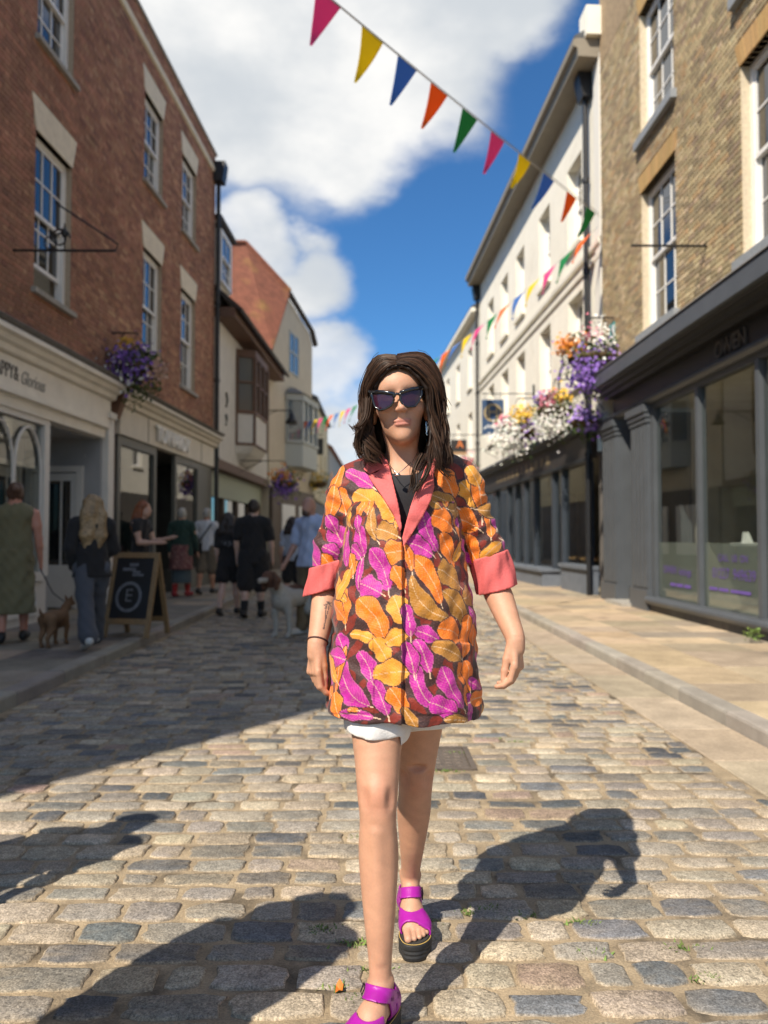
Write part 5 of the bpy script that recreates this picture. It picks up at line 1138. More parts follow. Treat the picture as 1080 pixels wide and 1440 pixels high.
def foot_prims(ank, yaw, med):
    """toes towards -y turned by yaw; med = +1 when the big toe is on the +x side. platform 45 mm"""
    c, s = math.cos(yaw), math.sin(yaw); Rz = np.array(((c,-s,0),(s,c,0),(0,0,1)))
    g = np.array((ank[0], ank[1], 0)); w = lambda x, y, z: g + Rz @ np.array((x*med, y, z)); k = .018
    pr = [cap(ank, w(0,.028,.078), .0275, .029, .008), cap(w(0,.03,.078), w(.004,-.06,.082), .030, .030, k), cap(ank+np.array((0,0,-.012)), w(.006,-.075,.092), .027, .025, .012), cap(w(.006,-.06,.088), w(.014,-.125,.068), .030, .020, k), cap(w(-.008,-.06,.076), w(-.022,-.115,.064), .026, .018, k), ell(w(.0,-.11,.066), (.040,.035,.02), k)]
    for i, (x, y0, y1, r) in enumerate(((.026,-.135,-.178,.0125), (.008,-.138,-.176,.0088), (-.008,-.135,-.168,.0084), (-.021,-.128,-.157,.008), (-.033,-.118,-.144,.0075))):
        pr += [cap(w(x*.9,y0+.03,.066), w(x,y0,.064), r*1.1, r*1.05, .008), cap(w(x,y0,.064), w(x+.001,y1,.058), r*1.05, r*.92, .004)]
    return pr, (lambda X, Y, Z: ((Rz.T[0,0]*(X-g[0])+Rz.T[0,1]*(Y-g[1]))*med, Rz.T[1,0]*(X-g[0])+Rz.T[1,1]*(Y-g[1]), Z)), w
f1, loc1, w1 = foot_prims(A1, R(-24), 1); f2, loc2, w2 = foot_prims(A2, R(4), -1)
leg1 = schain([H1, along(H1,K1,.42), along(H1,K1,.78), K1+np.array((0,.004,0)), along(K1,A1,.14), along(K1,A1,.34)+np.array((0,.010,0)), along(K1,A1,.62), along(K1,A1,.86), A1], [.086,.078,.060,.0520,.0465,.0505,.0405,.0295,.0268])
LB1 = leg1[-10:]
leg1 += [ell(K1+np.array((.0,-.030,.008)), (.027,.020,.032), .022), ell(K1+np.array((.002,-.034,-.045)), (.016,.012,.020), .02), ell(A1+np.array((.022,.004,.008)), (.012,.014,.014), .012), ell(A1+np.array((-.022,.010,-.002)), (.012,.014,.014), .012), cap(along(K1,A1,.18)+np.array((-.004,-.034,0)), along(K1,A1,.85)+np.array((0,-.021,0)), .014, .008, .015)]
leg2 = schain([H2, along(H2,K2,.45), along(H2,K2,.8), K2, along(K2,A2,.16), along(K2,A2,.36)+np.array((0,.012,0)), along(K2,A2,.66), along(K2,A2,.88), A2], [.088,.078,.060,.0515,.0495,.0505,.039,.031,.0295])
LB2 = leg2[-10:]
leg2 += [ell(K2+np.array((.0,-.028,.008)), (.025,.02,.03), .022), ell(A2+np.array((.022,.004,.004)), (.012,.014,.014), .012), ell(A2+np.array((-.022,.004,.008)), (.012,.014,.014), .012)]
# --- arms and hands
SH1, E1, W1 = V3(490, 694, 2.18), V3(463, 815, 2.23), V3(446, 905, 2.12)
SH2, E2, W2 = V3(652, 684, 2.18), V3(693, 815, 2.21), V3(724, 896, 2.07)
def nrm(v): v = np.array(v, float); return v/np.linalg.norm(v)
NAILS = []
def hand(wr, d, n, l, curl, spread=.012, thumb=(.9, .45, .1)):
    """d along the hand, n out of the palm, l towards the thumb"""
    d = nrm(d); n = nrm(n - d*np.dot(n, d)); l = nrm(l - d*np.dot(l, d) - n*np.dot(l, n)); pr = []
    kn = wr + d*.078
    for q in (-.026, -.009, .008, .024): pr.append(cap(wr + d*.008 + l*q*.55, kn + l*q, .0125, .0098, .006))
    pr += [ell(wr + d*.045 + n*.006, (.018, .018, .03), .008)]
    for i, (q, L3, r) in enumerate(((.026, (.036,.023,.019), .0083), (.009, (.040,.026,.020), .0085), (-.009, (.037,.024,.019), .008), (-.025, (.029,.018,.016), .0072))):
        p = kn + l*q; a = 0; pts = [p - d*.006]; cc = curl[i]
        for j, L_ in enumerate(L3):
            a += R(cc[j]); p = p + (d*math.cos(a) + n*math.sin(a))*L_ + l*(q*spread*L_*8); pts.append(p)
        pr += chain(pts, [r*1.08, r*1.0, r*.93, r*.76], .0025)
        NAILS.append((p - (d*math.cos(a) + n*math.sin(a))*.006 + (-n*math.cos(a) + d*math.sin(a))*r*.62, d*math.cos(a)+n*math.sin(a), -n*math.cos(a)+d*math.sin(a), l, r))
    t0 = wr + d*.018 + l*.014 + n*.006; td = nrm(d*thumb[0] + l*thumb[1] + n*thumb[2]); t1 = t0 + td*.042; td2 = nrm(td*.6 + d*.6 + n*.12); t2 = t1 + td2*.030; t3 = t2 + nrm(td2+d*.25)*.024
    pr += chain([t0, t1, t2, t3], [.0145,.0115,.0098,.0078], .005)
    out = nrm(l - n*.2); NAILS.append((t3 - td2*.007 + out*.0068, td2, out, nrm(np.cross(td2, out)), .0098))
    return pr
h1 = hand(W1, (-.10,-.12,-1), (.85,.5,0), (.35,-.9,0), ((18,32,22),(24,36,24),(30,40,26),(36,42,26)), .01, (1.0,.10,.25))
h2 = hand(W2, (.06,-.16,-1), (-.85,.45,0), (-.45,-.9,0), ((24,34,24),(26,36,26),(30,38,26),(34,40,26)), .01, (.95,.16,.36))
arm1 = schain([SH1, E1, along(E1,W1,.35), along(E1,W1,.75), W1, along(W1, W1+np.array((-.1,-.12,-1))*.03, 1)], [.045,.040,.0385,.031,.0265,.024])
arm2 = schain([SH2, E2, along(E2,W2,.35), along(E2,W2,.75), W2, along(W2, W2+np.array((.06,-.16,-1))*.03, 1)], [.045,.040,.0385,.031,.0265,.024])
# --- head (local frame tilted a little)
HC = V3(561.5, 568.5, 2.125); tl = R(-4.5); HR = np.array(((math.cos(tl),0,math.sin(tl)),(0,1,0),(-math.sin(tl),0,math.cos(tl))))
hw = lambda x, y, z: HC + HR @ np.array((x, y, z))
def he(x, y, z, rx, ry, rz, k): return ell(hw(x,y,z), (rx,ry,rz), k, HR)
headp = [he(0,.018,.028,.073,.090,.082,.03), he(0,-.030,-.018,.0605,.060,.088,.025), he(0,-.038,-.072,.042,.045,.042,.022), he(0,-.068,-.100,.019,.017,.0155,.022), he(.040,-.056,-.022,.024,.022,.022,.02), he(-.040,-.056,-.022,.024,.022,.022,.02), he(0,-.046,.045,.056,.042,.042,.03),
         cap(hw(0,-.084,.016), hw(0,-.107,-.028), .0068, .0098, .010), he(.0105,-.100,-.031,.0072,.009,.0065,.006), he(-.0105,-.100,-.031,.0072,.009,.0065,.006), he(0,-.085,-.046,.012,.010,.010,.012),
         he(0.0,-.0865,-.0590,.0240,.0068,.0044,.005), he(0,-.0855,-.0685,.0200,.0072,.0055,.005), he(.073,.012,-.02,.010,.021,.031,.008), he(-.073,.012,-.02,.010,.021,.031,.008)]
headc = [cap(hw(-.021,-.0975,-.0635), hw(.021,-.0975,-.0630), .0013, .0013, .003), he(.031,-.098,.012,.018,.014,.010,.02), he(-.031,-.098,.012,.018,.014,.010,.02)]
NB = V3(567, 668, 2.165)
neckp = [cap(hw(0,.022,-.075), NB, .043, .050, .025), cap(NB+np.array((-.02,0,-.015)), SH1+np.array((.05,0,.0)), .045, .035, .05), cap(NB+np.array((.02,0,-.015)), SH2+np.array((-.05,0,.0)), .045, .035, .05), ell(NB+np.array((0,-.035,-.05)), (.085,.06,.06), .04), cap(hw(-.04,-.0,-.07), NB+np.array((-.012,-.045,-.01)), .010, .008, .02), cap(hw(.04,.0,-.07), NB+np.array((.012,-.045,-.01)), .010, .008, .02)]
CH = V3(566, 780, 2.17)
torsop = [cap(NB+np.array((0,.01,-.08)), CH, .12, .13, .05, ((0,1,0),1.4)), cap(CH, (H1+H2)/2+np.array((0,0,.05)), .13, .15, .05, ((0,1,0),1.35)), cap(SH1+np.array((.03,0,-.01)), SH2+np.array((-.03,0,-.01)), .04, .04, .04)]
def lips(V):
    c = np.tile(SK, (len(V),1)); q = (V - HC) @ HR
    lm = np.exp(-((q[:,0]/.025)**4 + ((q[:,2]+.0640)/.0105)**4))*(q[:,1] < -.07); c = c*(1-lm[:,None]*.75) + np.array((.50,.17,.14))*lm[:,None]*.75
    ch = np.exp(-(((np.abs(q[:,0])-.04)/.022)**2 + ((q[:,2]+.028)/.022)**2))*(q[:,1] < -.04)*.25; ch = ch + np.exp(-((q[:,0]/.014)**2 + ((q[:,2]+.026)/.014)**2))*(q[:,1] < -.08)*.25
    c = c*(1-ch[:,None]) + np.array((.56,.24,.18))*ch[:,None]
    br = np.exp(-(((np.abs(q[:,0])-.032)/.02)**4 + ((q[:,2]-.022)/.0045)**2))*(q[:,1] < -.05)*.8; c = c*(1-br[:,None]) + np.array((.05,.03,.02))*br[:,None]
    return c
def limbs(V):
    c = np.tile(SK, (len(V),1)); u, v = px_of(V[:,0], V[:,1], V[:,2])
    for kk in (K1, K2):
        d = np.exp(-(((V-kk-np.array((0,-.03,0)))**2).sum(1))/.045**2)*.6; c = c*(1-d[:,None]) + np.array((.52,.215,.14))*d[:,None]
    mo = np.sin(V[:,0]*90+V[:,2]*37+np.sin(V[:,2]*61)*2)*np.sin(V[:,2]*53+V[:,0]*31+1); c *= (1+.05*mo)[:,None]; fo = np.clip((.17-V[:,2])/.1, 0, 1)[:,None]*.25; c = c*(1-fo)+np.array((.60,.36,.26))*fo
    # small line tattoo on the forearm
    t = np.zeros(len(V), bool)
    for (a, b) in (((459,852),(456,884)), ((463,852),(455,884)), ((455,851),(466,848)), ((457,855),(463,846)), ((460,846),(466,853))):
        a, b = np.array(a, float), np.array(b, float); e = b-a; s = np.clip(((u-a[0])*e[0]+(v-a[1])*e[1])/(e@e), 0, 1); t |= np.hypot(u-a[0]-s*e[0], v-a[1]-s*e[1]) < .75
    t &= (v > 835) & (V[:,0] < 0); c[t] = (.12,.08,.07); return c
pieces = []
def extract(prims, h, cuts=(), colf=limbs, lo=None, hi=None, it=1):
    F, l, ax = sdf_field(prims, h, lo, hi, cuts); V, Q = surface_nets(F, l, h); V = relax(V, Q, it, .5); pieces.append((V, Q, colf(V)))
extract(headp + neckp, .0026, headc, lips)
extract(arm1 + h1, .0027); extract(arm2 + h2, .0027)
kd = lambda K_: [ell(K_+np.array((sx*.036,-.048,.002)), (.011,.014,.026), .016) for sx in (-1, 1)] + [ell(K_+np.array((0,-.066,.046)), (.024,.010,.010), .016)]
extract(leg1 + f1, .0032, kd(K1)); extract(leg2 + f2, .0032, kd(K2))
extract(torsop, .009)
Vs, Qs, Cs, o_ = [], [], [], 0
for V, Q, c in pieces: Vs.append(V); Qs.append(Q + o_); Cs.append(c); o_ += len(V)
ob('body', np_mesh('body', np.concatenate(Vs), np.concatenate(Qs), skw, np.concatenate(Cs)), WO)
nm = mat('nail_varnish', (.66,.64,.72), .25, coat=.5)
for i, (p, d, n, l, r) in enumerate(NAILS):
    m = MB(); d, n, l = nrm(d), nrm(n), nrm(l); vs = [p + n*.0012]
    for j in range(10): a = 2*math.pi*j/10; vs.append(p + d*math.cos(a)*.0062 + l*math.sin(a)*r*.62 - n*.0014*abs(math.sin(a)))
    m.add(vs, [(0, 1+j, 1+(j+1) % 10) for j in range(10)]); m.build('nail', nm, WO, smooth=True, fix=False)

# --- t-shirt and shorts
blob('t_shirt', [cap(NB+np.array((0,.0,-.07)), CH, .135, .150, .05, ((0,1,0),1.42)), cap(CH, (H1+H2)/2+np.array((0,0,.08)), .150, .16, .05, ((0,1,0),1.35)), cap(SH1+np.array((.04,0,-.01)), SH2+np.array((-.04,0,-.01)), .04, .04, .04), cap(NB+np.array((-.02,0,-.02)), SH1+np.array((.05,0,0)), .045, .035, .04), cap(NB+np.array((.02,0,-.02)), SH2+np.array((-.05,0,0)), .045, .035, .04), ell(NB+np.array((0,-.036,-.055)), (.09,.064,.064), .04)], .005, mat('black_jersey', (.017,.016,.020), .85, nscale=200, namt=.2, sheen=.2), WO, cuts=[ell(NB+np.array((0,-.03,.045)), (.068,.10,.062), .01)], it=2)
wsh = mat('white_linen', (.74,.72,.70), .85, nscale=300, namt=.06, bscale=25, bdist=.004)
def shorts():
    prs = [cap(H1+np.array((0,0,.05)), along(H1,K1,.58), .086, .086, .01), cap(H2+np.array((0,0,.05)), along(H2,K2,.62), .092, .092, .01), cap(H1, H2, .09, .09, .02)]
    F, lo, ax = sdf_field(prs, .004); X, Y, Z = ax[0][:,None,None], ax[1][None,:,None], ax[2][None,None,:]
    an = np.arctan2(X-.07, Y-2.15); F = F + .003*np.sin(an*9+Z*14) + .002*np.sin(an*17+1)
    hem = np.where(X < V3(561,1030,2.07)[0], .719, .692) + .004*np.sin(an*5) ; F = np.maximum(F, hem - Z)
    field_mesh('shorts', F, lo, .004, wsh, WO, 1)
shorts()

# --- jacket
JC = np.array((V3(568.5, 900, 2.15)[0], 2.15)); hj = .0027
Z0, Z1 = .742, 1.47
def jp(x, y, Y): return V3(x, y, Y)
jb = [cap((JC[0], 2.14, .66), (JC[0]-.004, 2.15, 1.02), .226, .194, .012, ((0,1,0),1.18)), cap((JC[0]-.004, 2.155, 1.02), (JC[0]-.003, 2.16, 1.27), .194, .164, .02, ((0,1,0),1.2)),
      cap(jp(496,688,2.17), jp(645,680,2.17), .060, .060, .04), cap(jp(520,676,2.185), jp(612,672,2.185), .060, .060, .05),
      cap(jp(545,664,2.20), jp(497,684,2.18), .046, .045, .04), cap(jp(590,660,2.20), jp(643,676,2.18), .046, .045, .04)]
sl1 = chain([jp(490,700,2.175), jp(468,770,2.20), jp(462,806,2.205)], [.056,.0525,.047], .02)
sl2 = chain([jp(652,695,2.175), jp(680,765,2.19), jp(693,806,2.19)], [.056,.0545,.050], .02)
def jacket_field():
    F, lo, ax = sdf_field(jb + sl1 + sl2, hj); X, Y, Z = ax[0][:,None,None], ax[1][None,:,None], ax[2][None,None,:]
    an = np.arctan2(X-JC[0], 2.155-Y); low = np.clip((1.25-Z)/.5, 0, 1)
    F += low*(.008*np.sin(an*5+1.2+Z*1.5) + .004*np.sin(an*11+Z*4+.4)) + .003*np.sin((X-JC[0])*24+(Z-1)*30)*np.clip((Z-.8)/.3,0,1) + .0022*np.sin(X*55+Z*42+Y*20) + .0016*np.sin(X*90-Z*70+Y*45+2) + .0012*np.sin(Z*130+X*60)
    # creases where the sleeves leave the shoulder
    for sc_ in (jp(486,735,2.17), jp(664,735,2.17)):
        r2 = ((X-sc_[0])**2 + (Y-sc_[1])**2 + (Z-sc_[2])**2)/.10**2; F += np.exp(-r2)*.0028*np.sin((Z+(X-sc_[0])*.6*np.sign(sc_[0]-JC[0])*-1)*150)
    return F.astype(np.float32), lo, ax
JF, jlo, jax = jacket_field()
JX, JY, JZ = jax[0][:,None,None], jax[1][None,:,None], jax[2][None,None,:]
JU, JV = px_of(JX, JY, JZ); front = (JY < 2.16)
seam = 565.5
F = JF.copy()
dl = (JU - seam); zmask = np.clip((1.235-JZ)/.02, 0, 1)
F -= (zmask*front*np.where(dl < 0, .013*np.exp(dl/55), -.007*np.exp(-dl/45))).astype(np.float32)
for pk in ([(462,892),(525,890),(525.5,1003),(458,1003)], [(583,902),(662,905),(664,1001),(585,1006)]):
    F -= (front*(poly_sd(pk, JU, JV) < 0)*.0035).astype(np.float32)
hem = .756 + .004*np.sin(JX*40) - .006*np.clip((JX-JC[0])/.2, -1, 1)
F = np.maximum(F, (hem - JZ).astype(np.float32))
VEE = [(545,640),(549,660),(556,692),(563,726),(564.5,756),(566,770),(570,752),(577,716),(588,684),(598,660),(603,636),(596,600),(550,600)]
vd = poly_sd(VEE, JU, JV)*(2.1/FPX)
F = np.where(front, np.maximum(F, -vd), F).astype(np.float32)
# neck opening behind
nk = sdf_field([cap(NB+np.array((0,0,-.05)), hw(0,.03,-.05), .062, .066, .02)], hj, jlo, jlo + hj*(np.array(F.shape)-1))[0][:F.shape[0], :F.shape[1], :F.shape[2]]
F = np.maximum(F, -nk)
LEAF = """G 370 200 235 112 45 .3;O 225 165 130 72 70 .1;O 205 55 160 46 112 .1;M 300 50 150 62 30 .1;Y 285 295 175 60 65 -.3;Y 390 335 150 86 15 .1;G 468 262 95 42 -60 .1;M 218 378 165 90 60 .15;O 190 505 200 46 95 .15;O 455 440 150 102 -8 .05;M 365 525 235 96 58 .25;M 240 560 165 46 85 -.2;M 315 632 145 96 20 .1;O 478 575 125 72 60 .1;O 182 725 185 84 72 .1;O 340 785 250 106 52 .35;G 478 745 140 96 70 .1;G 298 892 165 48 14 .2;M 185 935 135 82 50 .1;G 392 965 135 76 58 .1;G 472 895 125 74 -25 .1;M 325 1045 160 70 62 .25;M 250 1160 275 104 52 -.45;G 445 1085 165 112 -6 .1;O 143 1065 225 46 104 .1;M 395 1215 185 68 66 .1;O 480 1232 140 78 60 .1;O 140 1255 140 74 62 .1;M 285 1308 170 54 6 .1;O 272 1282 56 22 5 .1;
M 690 325 235 94 63 -.25;M 622 415 180 88 18 .2;O 800 272 185 112 20 .2;G 842 130 150 92 50 .1;O 742 72 165 84 62 .2;Y 728 165 135 62 26 .1;O 835 432 205 90 57 .15;Y 820 570 195 126 25 .15;O 668 575 265 98 58 .3;Y 640 712 290 92 44 -.55;Y 832 732 235 104 44 .2;O 782 865 175 116 14 .1;O 942 892 215 88 110 .2;M 640 882 140 72 22 .1;M 610 992 170 74 70 .1;Y 755 970 200 82 18 .15;O 838 1080 118 94 -18 .1;O 930 1098 150 92 78 .1;M 745 1168 225 86 62 -.25;M 605 1175 240 70 66 -.45;M 700 1270 140 92 24 .1;O 852 1222 130 68 80 .1;Y 785 1340 180 48 4 .1;M 922 1275 150 66 100 .1;M 535 805 160 60 80 .1;M 542 1005 160 70 74 .1;Y 540 1330 130 46 60 .1;O 545 470 130 50 75 .1;
O 922 110 250 66 80 .1;O 982 290 130 46 82 .1;G 985 435 130 52 -42 .1;M 1012 265 90 44 80 .1;G 895 35 110 60 60 .1;O 140 185 180 62 100 .1;M 140 290 96 54 60 .1;M 142 440 110 62 30 .1;O 122 505 120 52 56 .1;G 970 20 130 50 70 .1;O 165 60 150 46 105 .1;M 1000 130 120 40 75 .1"""
LC_ = {'M': (.44,.010,.27), 'O': (.80,.175,.002), 'G': (.72,.29,.022), 'Y': (.40,.17,.015)}
def leaf_list():
    out = []
    for s in LEAF.replace('\n', '').split(';'):
        c, x, y, L_, w_, a, b = s.split(); out.append((LC_[c], 430+float(x)/3.79, 660+float(y)/3.79, float(L_)*1.12/3.79, float(w_)*1.2/3.79, R(float(a)), float(b)))
    rr = random.Random(3)
    for i in range(150):      # sides and back carry the same print
        x = rr.choice((rr.uniform(250, 452), rr.uniform(692, 900))); out.append((LC_[rr.choice('MOGYMO')], x, rr.uniform(640, 1020), rr.uniform(35,64), rr.uniform(18,28), rr.uniform(0,6.28), rr.uniform(-.3,.3)))
    return out
LEAVES = leaf_list(); RPX = 112.0
def jacket_col(V):
    u, v = px_of(V[:,0], V[:,1], V[:,2]); d1 = np.minimum(*[np.min([np.linalg.norm(np.cross(V-p[1], V-p[2]), axis=1)/np.linalg.norm(p[2]-p[1]) for p in s], 0) for s in (sl1, sl2)])
    body = np.abs(V[:,0]-JC[0]) < np.interp(V[:,2], (.74, 1.0, 1.3, 1.4), (.26, .235, .15, .10))
    an = np.arctan2((V[:,0]-JC[0]), (2.15-V[:,1])*1.18); arc = 568.5 + RPX*an
    sx = np.clip((u-568.5)/RPX, -.999, .999); 
    u2 = np.where(body & (V[:,2] < 1.33), arc, u)
    n1 = np.sin(u2*.21+np.sin(v*.13)*2)+np.sin(v*.19+np.sin(u2*.11+1)*2.2)+.8*np.sin((u2+v)*.12+2); c = np.tile(np.array((.045,.016,.015)), (len(V),1))
    rust = np.clip((n1-.25)/.12, 0, 1)[:,None]; c = c*(1-rust) + np.array((.20,.019,.009))*rust
    ln = ((np.sin((u2*.5+v*.85)*1.7+np.sin(u2*.2)*2) > .86) & (rust[:,0] < .3)); c[ln] = (.085,.034,.03)
    for col, x, y, L_, w_, a, b in LEAVES:
        xx = 568.5 + RPX*math.asin(max(-.98, min(.98, (x-568.5)/RPX))) if abs(x-568.5) < 95 else x
        m = np.flatnonzero((np.abs(u2-xx) < L_*.75) & (np.abs(v-y) < L_*.75))
        if not len(m): continue
        du, dv = u2[m]-xx, v[m]-y; p = du*math.cos(a)+dv*math.sin(a); q = -du*math.sin(a)+dv*math.cos(a); s = p/(L_/2)
        q = q - b*L_*.35*(s*s-.35); hwid = w_/2*np.clip(1-np.abs(s)**2.4, 0, 1)**.55*(1+.14*np.sin(s*5+x)) * (1-.12*s)
        ins = (np.abs(s) < 1) & (np.abs(q) < hwid); edge = ins & (np.abs(q) > hwid-1.0)
        k = np.tile(np.array(col), (len(m),1)); k *= (1+.10*np.sin(p*.3+x))[:,None]
        vein = (np.mod(p*.55+np.abs(q)*.62, 2.6) < .75)[:,None]; k = np.where(vein, k*.80+np.array((.85,.50,.30))*.15, k)
        mid = (np.abs(q) < .55)[:,None]; k = np.where(mid, np.array((.84,.60,.38))*.55+k*.35, k); k = np.where(edge[:,None], k*.75+np.array((.8,.5,.3))*.16, k)
        g = (np.abs(q) < hwid+1.6) & (np.abs(s) < 1.05) & ~ins; c[m[g]] = (.045,.017,.016)
        c[m[ins]] = k[ins]
        st = (~ins) & (s > .9) & (s < 1.35) & (np.abs(q) < .8); c[m[st]] = (.78,.55,.36)
    e = (np.abs(V[:,2]-.762) < .003) & (v > 990); c[e] *= .7
    return c
jm = mat('leaf_print_cotton', rough=.55, attr=True, nscale=260, namt=.07, bscale=70, bdist=.0035, spec=.4, sheen=.15)
jk = field_mesh('jacket', F, jlo, hj, jm, WO, 1, jacket_col)
# --- pink lapels and cuffs
pink = mat('coral_linen', (.62,.12,.115), .75, nscale=220, namt=.09, bscale=180, bdist=.0015)
def shell(name, poly, off, th, parent, m=pink, lift=None):
    p = np.array(poly, float); iu = [max(0, int((b-jlo[i])/hj)) for i, b in enumerate((V3(p[:,0].min()-6, 700, 1.95)[0], 1.94, V3(560, p[:,1].max()+6, 1.98)[2]))]
    iv = [int((b-jlo[i])/hj) for i, b in enumerate((V3(p[:,0].max()+6, 700, 2.2)[0], 2.2, V3(560, p[:,1].min()-8, 2.2)[2]))]
    s = tuple(slice(max(0, a), b) for a, b in zip(iu, iv)); Fs = JF[s]; d = poly_sd(poly, JU[s], JV[s])*(2.05/FPX)
    of = off if lift is None else off + lift(JU[s], JV[s])
    G_ = np.maximum(np.abs(Fs - of) - th, d + .0); G_ = np.maximum(G_, (jax[1][s[1]][None,:,None] - 2.2))
    G_ = np.pad(G_.astype(np.float32), 1, constant_values=1.0); lo2 = jlo + hj*(np.array([q.start for q in s])-1)
    return field_mesh(name, G_, lo2, hj, m, parent, 1)
shell('lapel', [(546,650),(553,678),(561,712),(565.5,742),(563,748),(552,722),(537,698),(523,678),(517,668),(530,664)], .008, .0035, jk, lift=lambda u, v: .006*np.clip((v-660)/60, 0, 1)*np.clip((560-u)/30, 0, 1))
shell('lapel', [(600,652),(609,664),(611,684),(606,704),(595,726),(579,752),(567,770),(565.5,756),(570,738),(577,712),(588,682)], .008, .0035, jk, lift=lambda u, v: .008*np.clip((u-575)/30, 0, 1))
shell('collar', [(524,637),(536,638),(545,648),(547,654),(535,660),(520,667),(511,660)], .010, .0035, jk)
shell('collar', [(600,640),(607,624),(613,630),(614,650),(610,668),(602,656)], .010, .0035, jk)
def cuff(a, b, r0, r1, nrmv, t0, t1):
    """turned-back cuff round the arm"""
    a, b = np.array(a), np.array(b); d = (b-a)/np.linalg.norm(b-a); h = .003; F, lo, ax = sdf_field([cap(a, b, r0, r1, .01)], h); X, Y, Z = ax[0][:,None,None], ax[1][None,:,None], ax[2][None,None,:]
    pd = (X-a[0])*nrmv[0]+(Y-a[1])*nrmv[1]+(Z-a[2])*nrmv[2]; an = np.arctan2(X-a[0], Y-a[1]); F = F + .0025*np.sin(an*6+Z*60) + .0015*np.sin(an*13)
    F = np.maximum(F, np.maximum(t0-pd, pd-t1)); hol = np.maximum(F + .009, (t1-.045)-pd); F = np.maximum(F, -hol); field_mesh('cuff', F.astype(np.float32), lo, h, pink, jk, 1)
d1 = nrm(jp(456,836,2.205)-jp(468,770,2.20)); d2 = nrm(jp(704,845,2.18)-jp(684,775,2.19))
c1a = jp(467,780,2.203); c2a = jp(686,780,2.19)
n1_ = nrm(d1 + np.array((-.30,0,.0))*1.0); n2_ = nrm(d2 + np.array((-.12,0,0)))
cuff(c1a-d1*.03, c1a+d1*.16, .058, .058, -nrm(np.array((-.35,.1,1.0)))*1.0 if False else nrm(np.array((.30,0,-1.0))), .045, .118)
cuff(c2a-d2*.03, c2a+d2*.17, .060, .059, nrm(np.array((.28,0,-1.0))), .030, .132)

# --- hair: dark volume with loose strands over it
GUIDES = [
 [(557,515,2.040),(545,520,2.040),(528,543,2.062),(518,572,2.085),(516,602,2.085),(524,630,2.08),(532,650,2.075)],
 [(557,508,2.06),(534,511,2.07),(518,545,2.09),(513,580,2.10),(512,610,2.075),(520,638,2.06),(530,652,2.06)],
 [(556,503,2.10),(530,508,2.12),(515,550,2.13),(511,585,2.13),(505,610,2.10),(504,630,2.08),(514,645,2.07)],
 [(556,502,2.15),(530,512,2.19),(515,565,2.20),(513,610,2.18),(516,635,2.15),(524,652,2.14)],
 [(556,506,2.2),(538,525,2.23),(526,590,2.24),(524,630,2.22),(530,655,2.20)],
 [(560,506,2.2),(585,525,2.23),(600,590,2.24),(600,630,2.22),(598,655,2.20)],
 [(559,502,2.15),(598,511,2.19),(615,565,2.20),(621,615,2.17),(626,640,2.12),(632,660,2.08)],
 [(559,502,2.10),(597,505,2.12),(615,545,2.13),(621,590,2.12),(626,625,2.09),(622,655,2.05)],
 [(559,506,2.06),(592,509,2.06),(612,542,2.07),(617,580,2.08),(621,615,2.06),(613,648,2.03),(602,672,2.01)],
 [(558,514,2.035),(576,519,2.032),(600,546,2.040),(608,577,2.050),(613,610,2.045),(606,645,2.025),(592,672,2.005)]]
def smooth_path(g, n):
    pts = [V3(x + (7 if x < 540 else -7 if x > 585 else 0)*min(1, max(0, (y-545)/40)), y, d) for x, y, d in g]; out = []; m = len(pts)-1
    for i in range(n+1):
        t = i/n*m; k = min(int(t), m-1); f = t-k; p0, p1, p2, p3 = pts[max(k-1,0)], pts[k], pts[k+1], pts[min(k+2,m)]
        out.append(.5*((2*p1)+(-p0+p2)*f+(2*p0-5*p1+4*p2-p3)*f*f+(-p0+3*p1-3*p2+p3)*f**3))
    return np.array(out)
hp = []
for g in GUIDES:
    pts = smooth_path(g, 12); n = len(pts); hp += chain(list(pts), [(.003+(.0035 if g in (GUIDES[0], GUIDES[-1]) else .009)*math.sin(min(1, i/(n*.5))*math.pi/2))*(1-.85*max(0, (i-n*.45)/(n*.55))) for i in range(n)], .006)
hp += [he(0,.030,.022,.076,.088,.084,.01), cap(hw(0,.055,-.03), V3(562,652,2.23), .062, .052, .01, ((0,1,0),1.5)), cap(hw(-.04,.04,-.03), V3(535,648,2.20), .03, .02, .01), cap(hw(.04,.04,-.03), V3(592,650,2.20), .03, .02, .01)]
facecut = [he(0,-.105,-.030,.058,.06,.105,.012), he(0,-.10,.022,.046,.06,.040,.012)]
F, lo, ax = sdf_field(hp, .0032, cuts=facecut); X, Y, Z = ax[0][:,None,None], ax[1][None,:,None], ax[2][None,None,:]
def hair_mat():
    m = bpy.data.materials.new('dark_brown_hair'); m.use_nodes = True; N, L = m.node_tree.nodes, m.node_tree.links; b = N['Principled BSDF']
    a = N.new('ShaderNodeAttribute'); a.attribute_name = 'col'; L.new(a.outputs['Color'], b.inputs['Base Color']); b.inputs['Roughness'].default_value = .5; b.inputs['Specular IOR Level'].default_value = .22; return m
hm = hair_mat(); hr = field_mesh('hair', F.astype(np.float32), lo, .0032, hm, WO, 1, lambda V: np.tile(np.array((.016,.009,.006)), (len(V),1)))
rr = np.random.default_rng(5); SV, SF, SCc = [], [], []
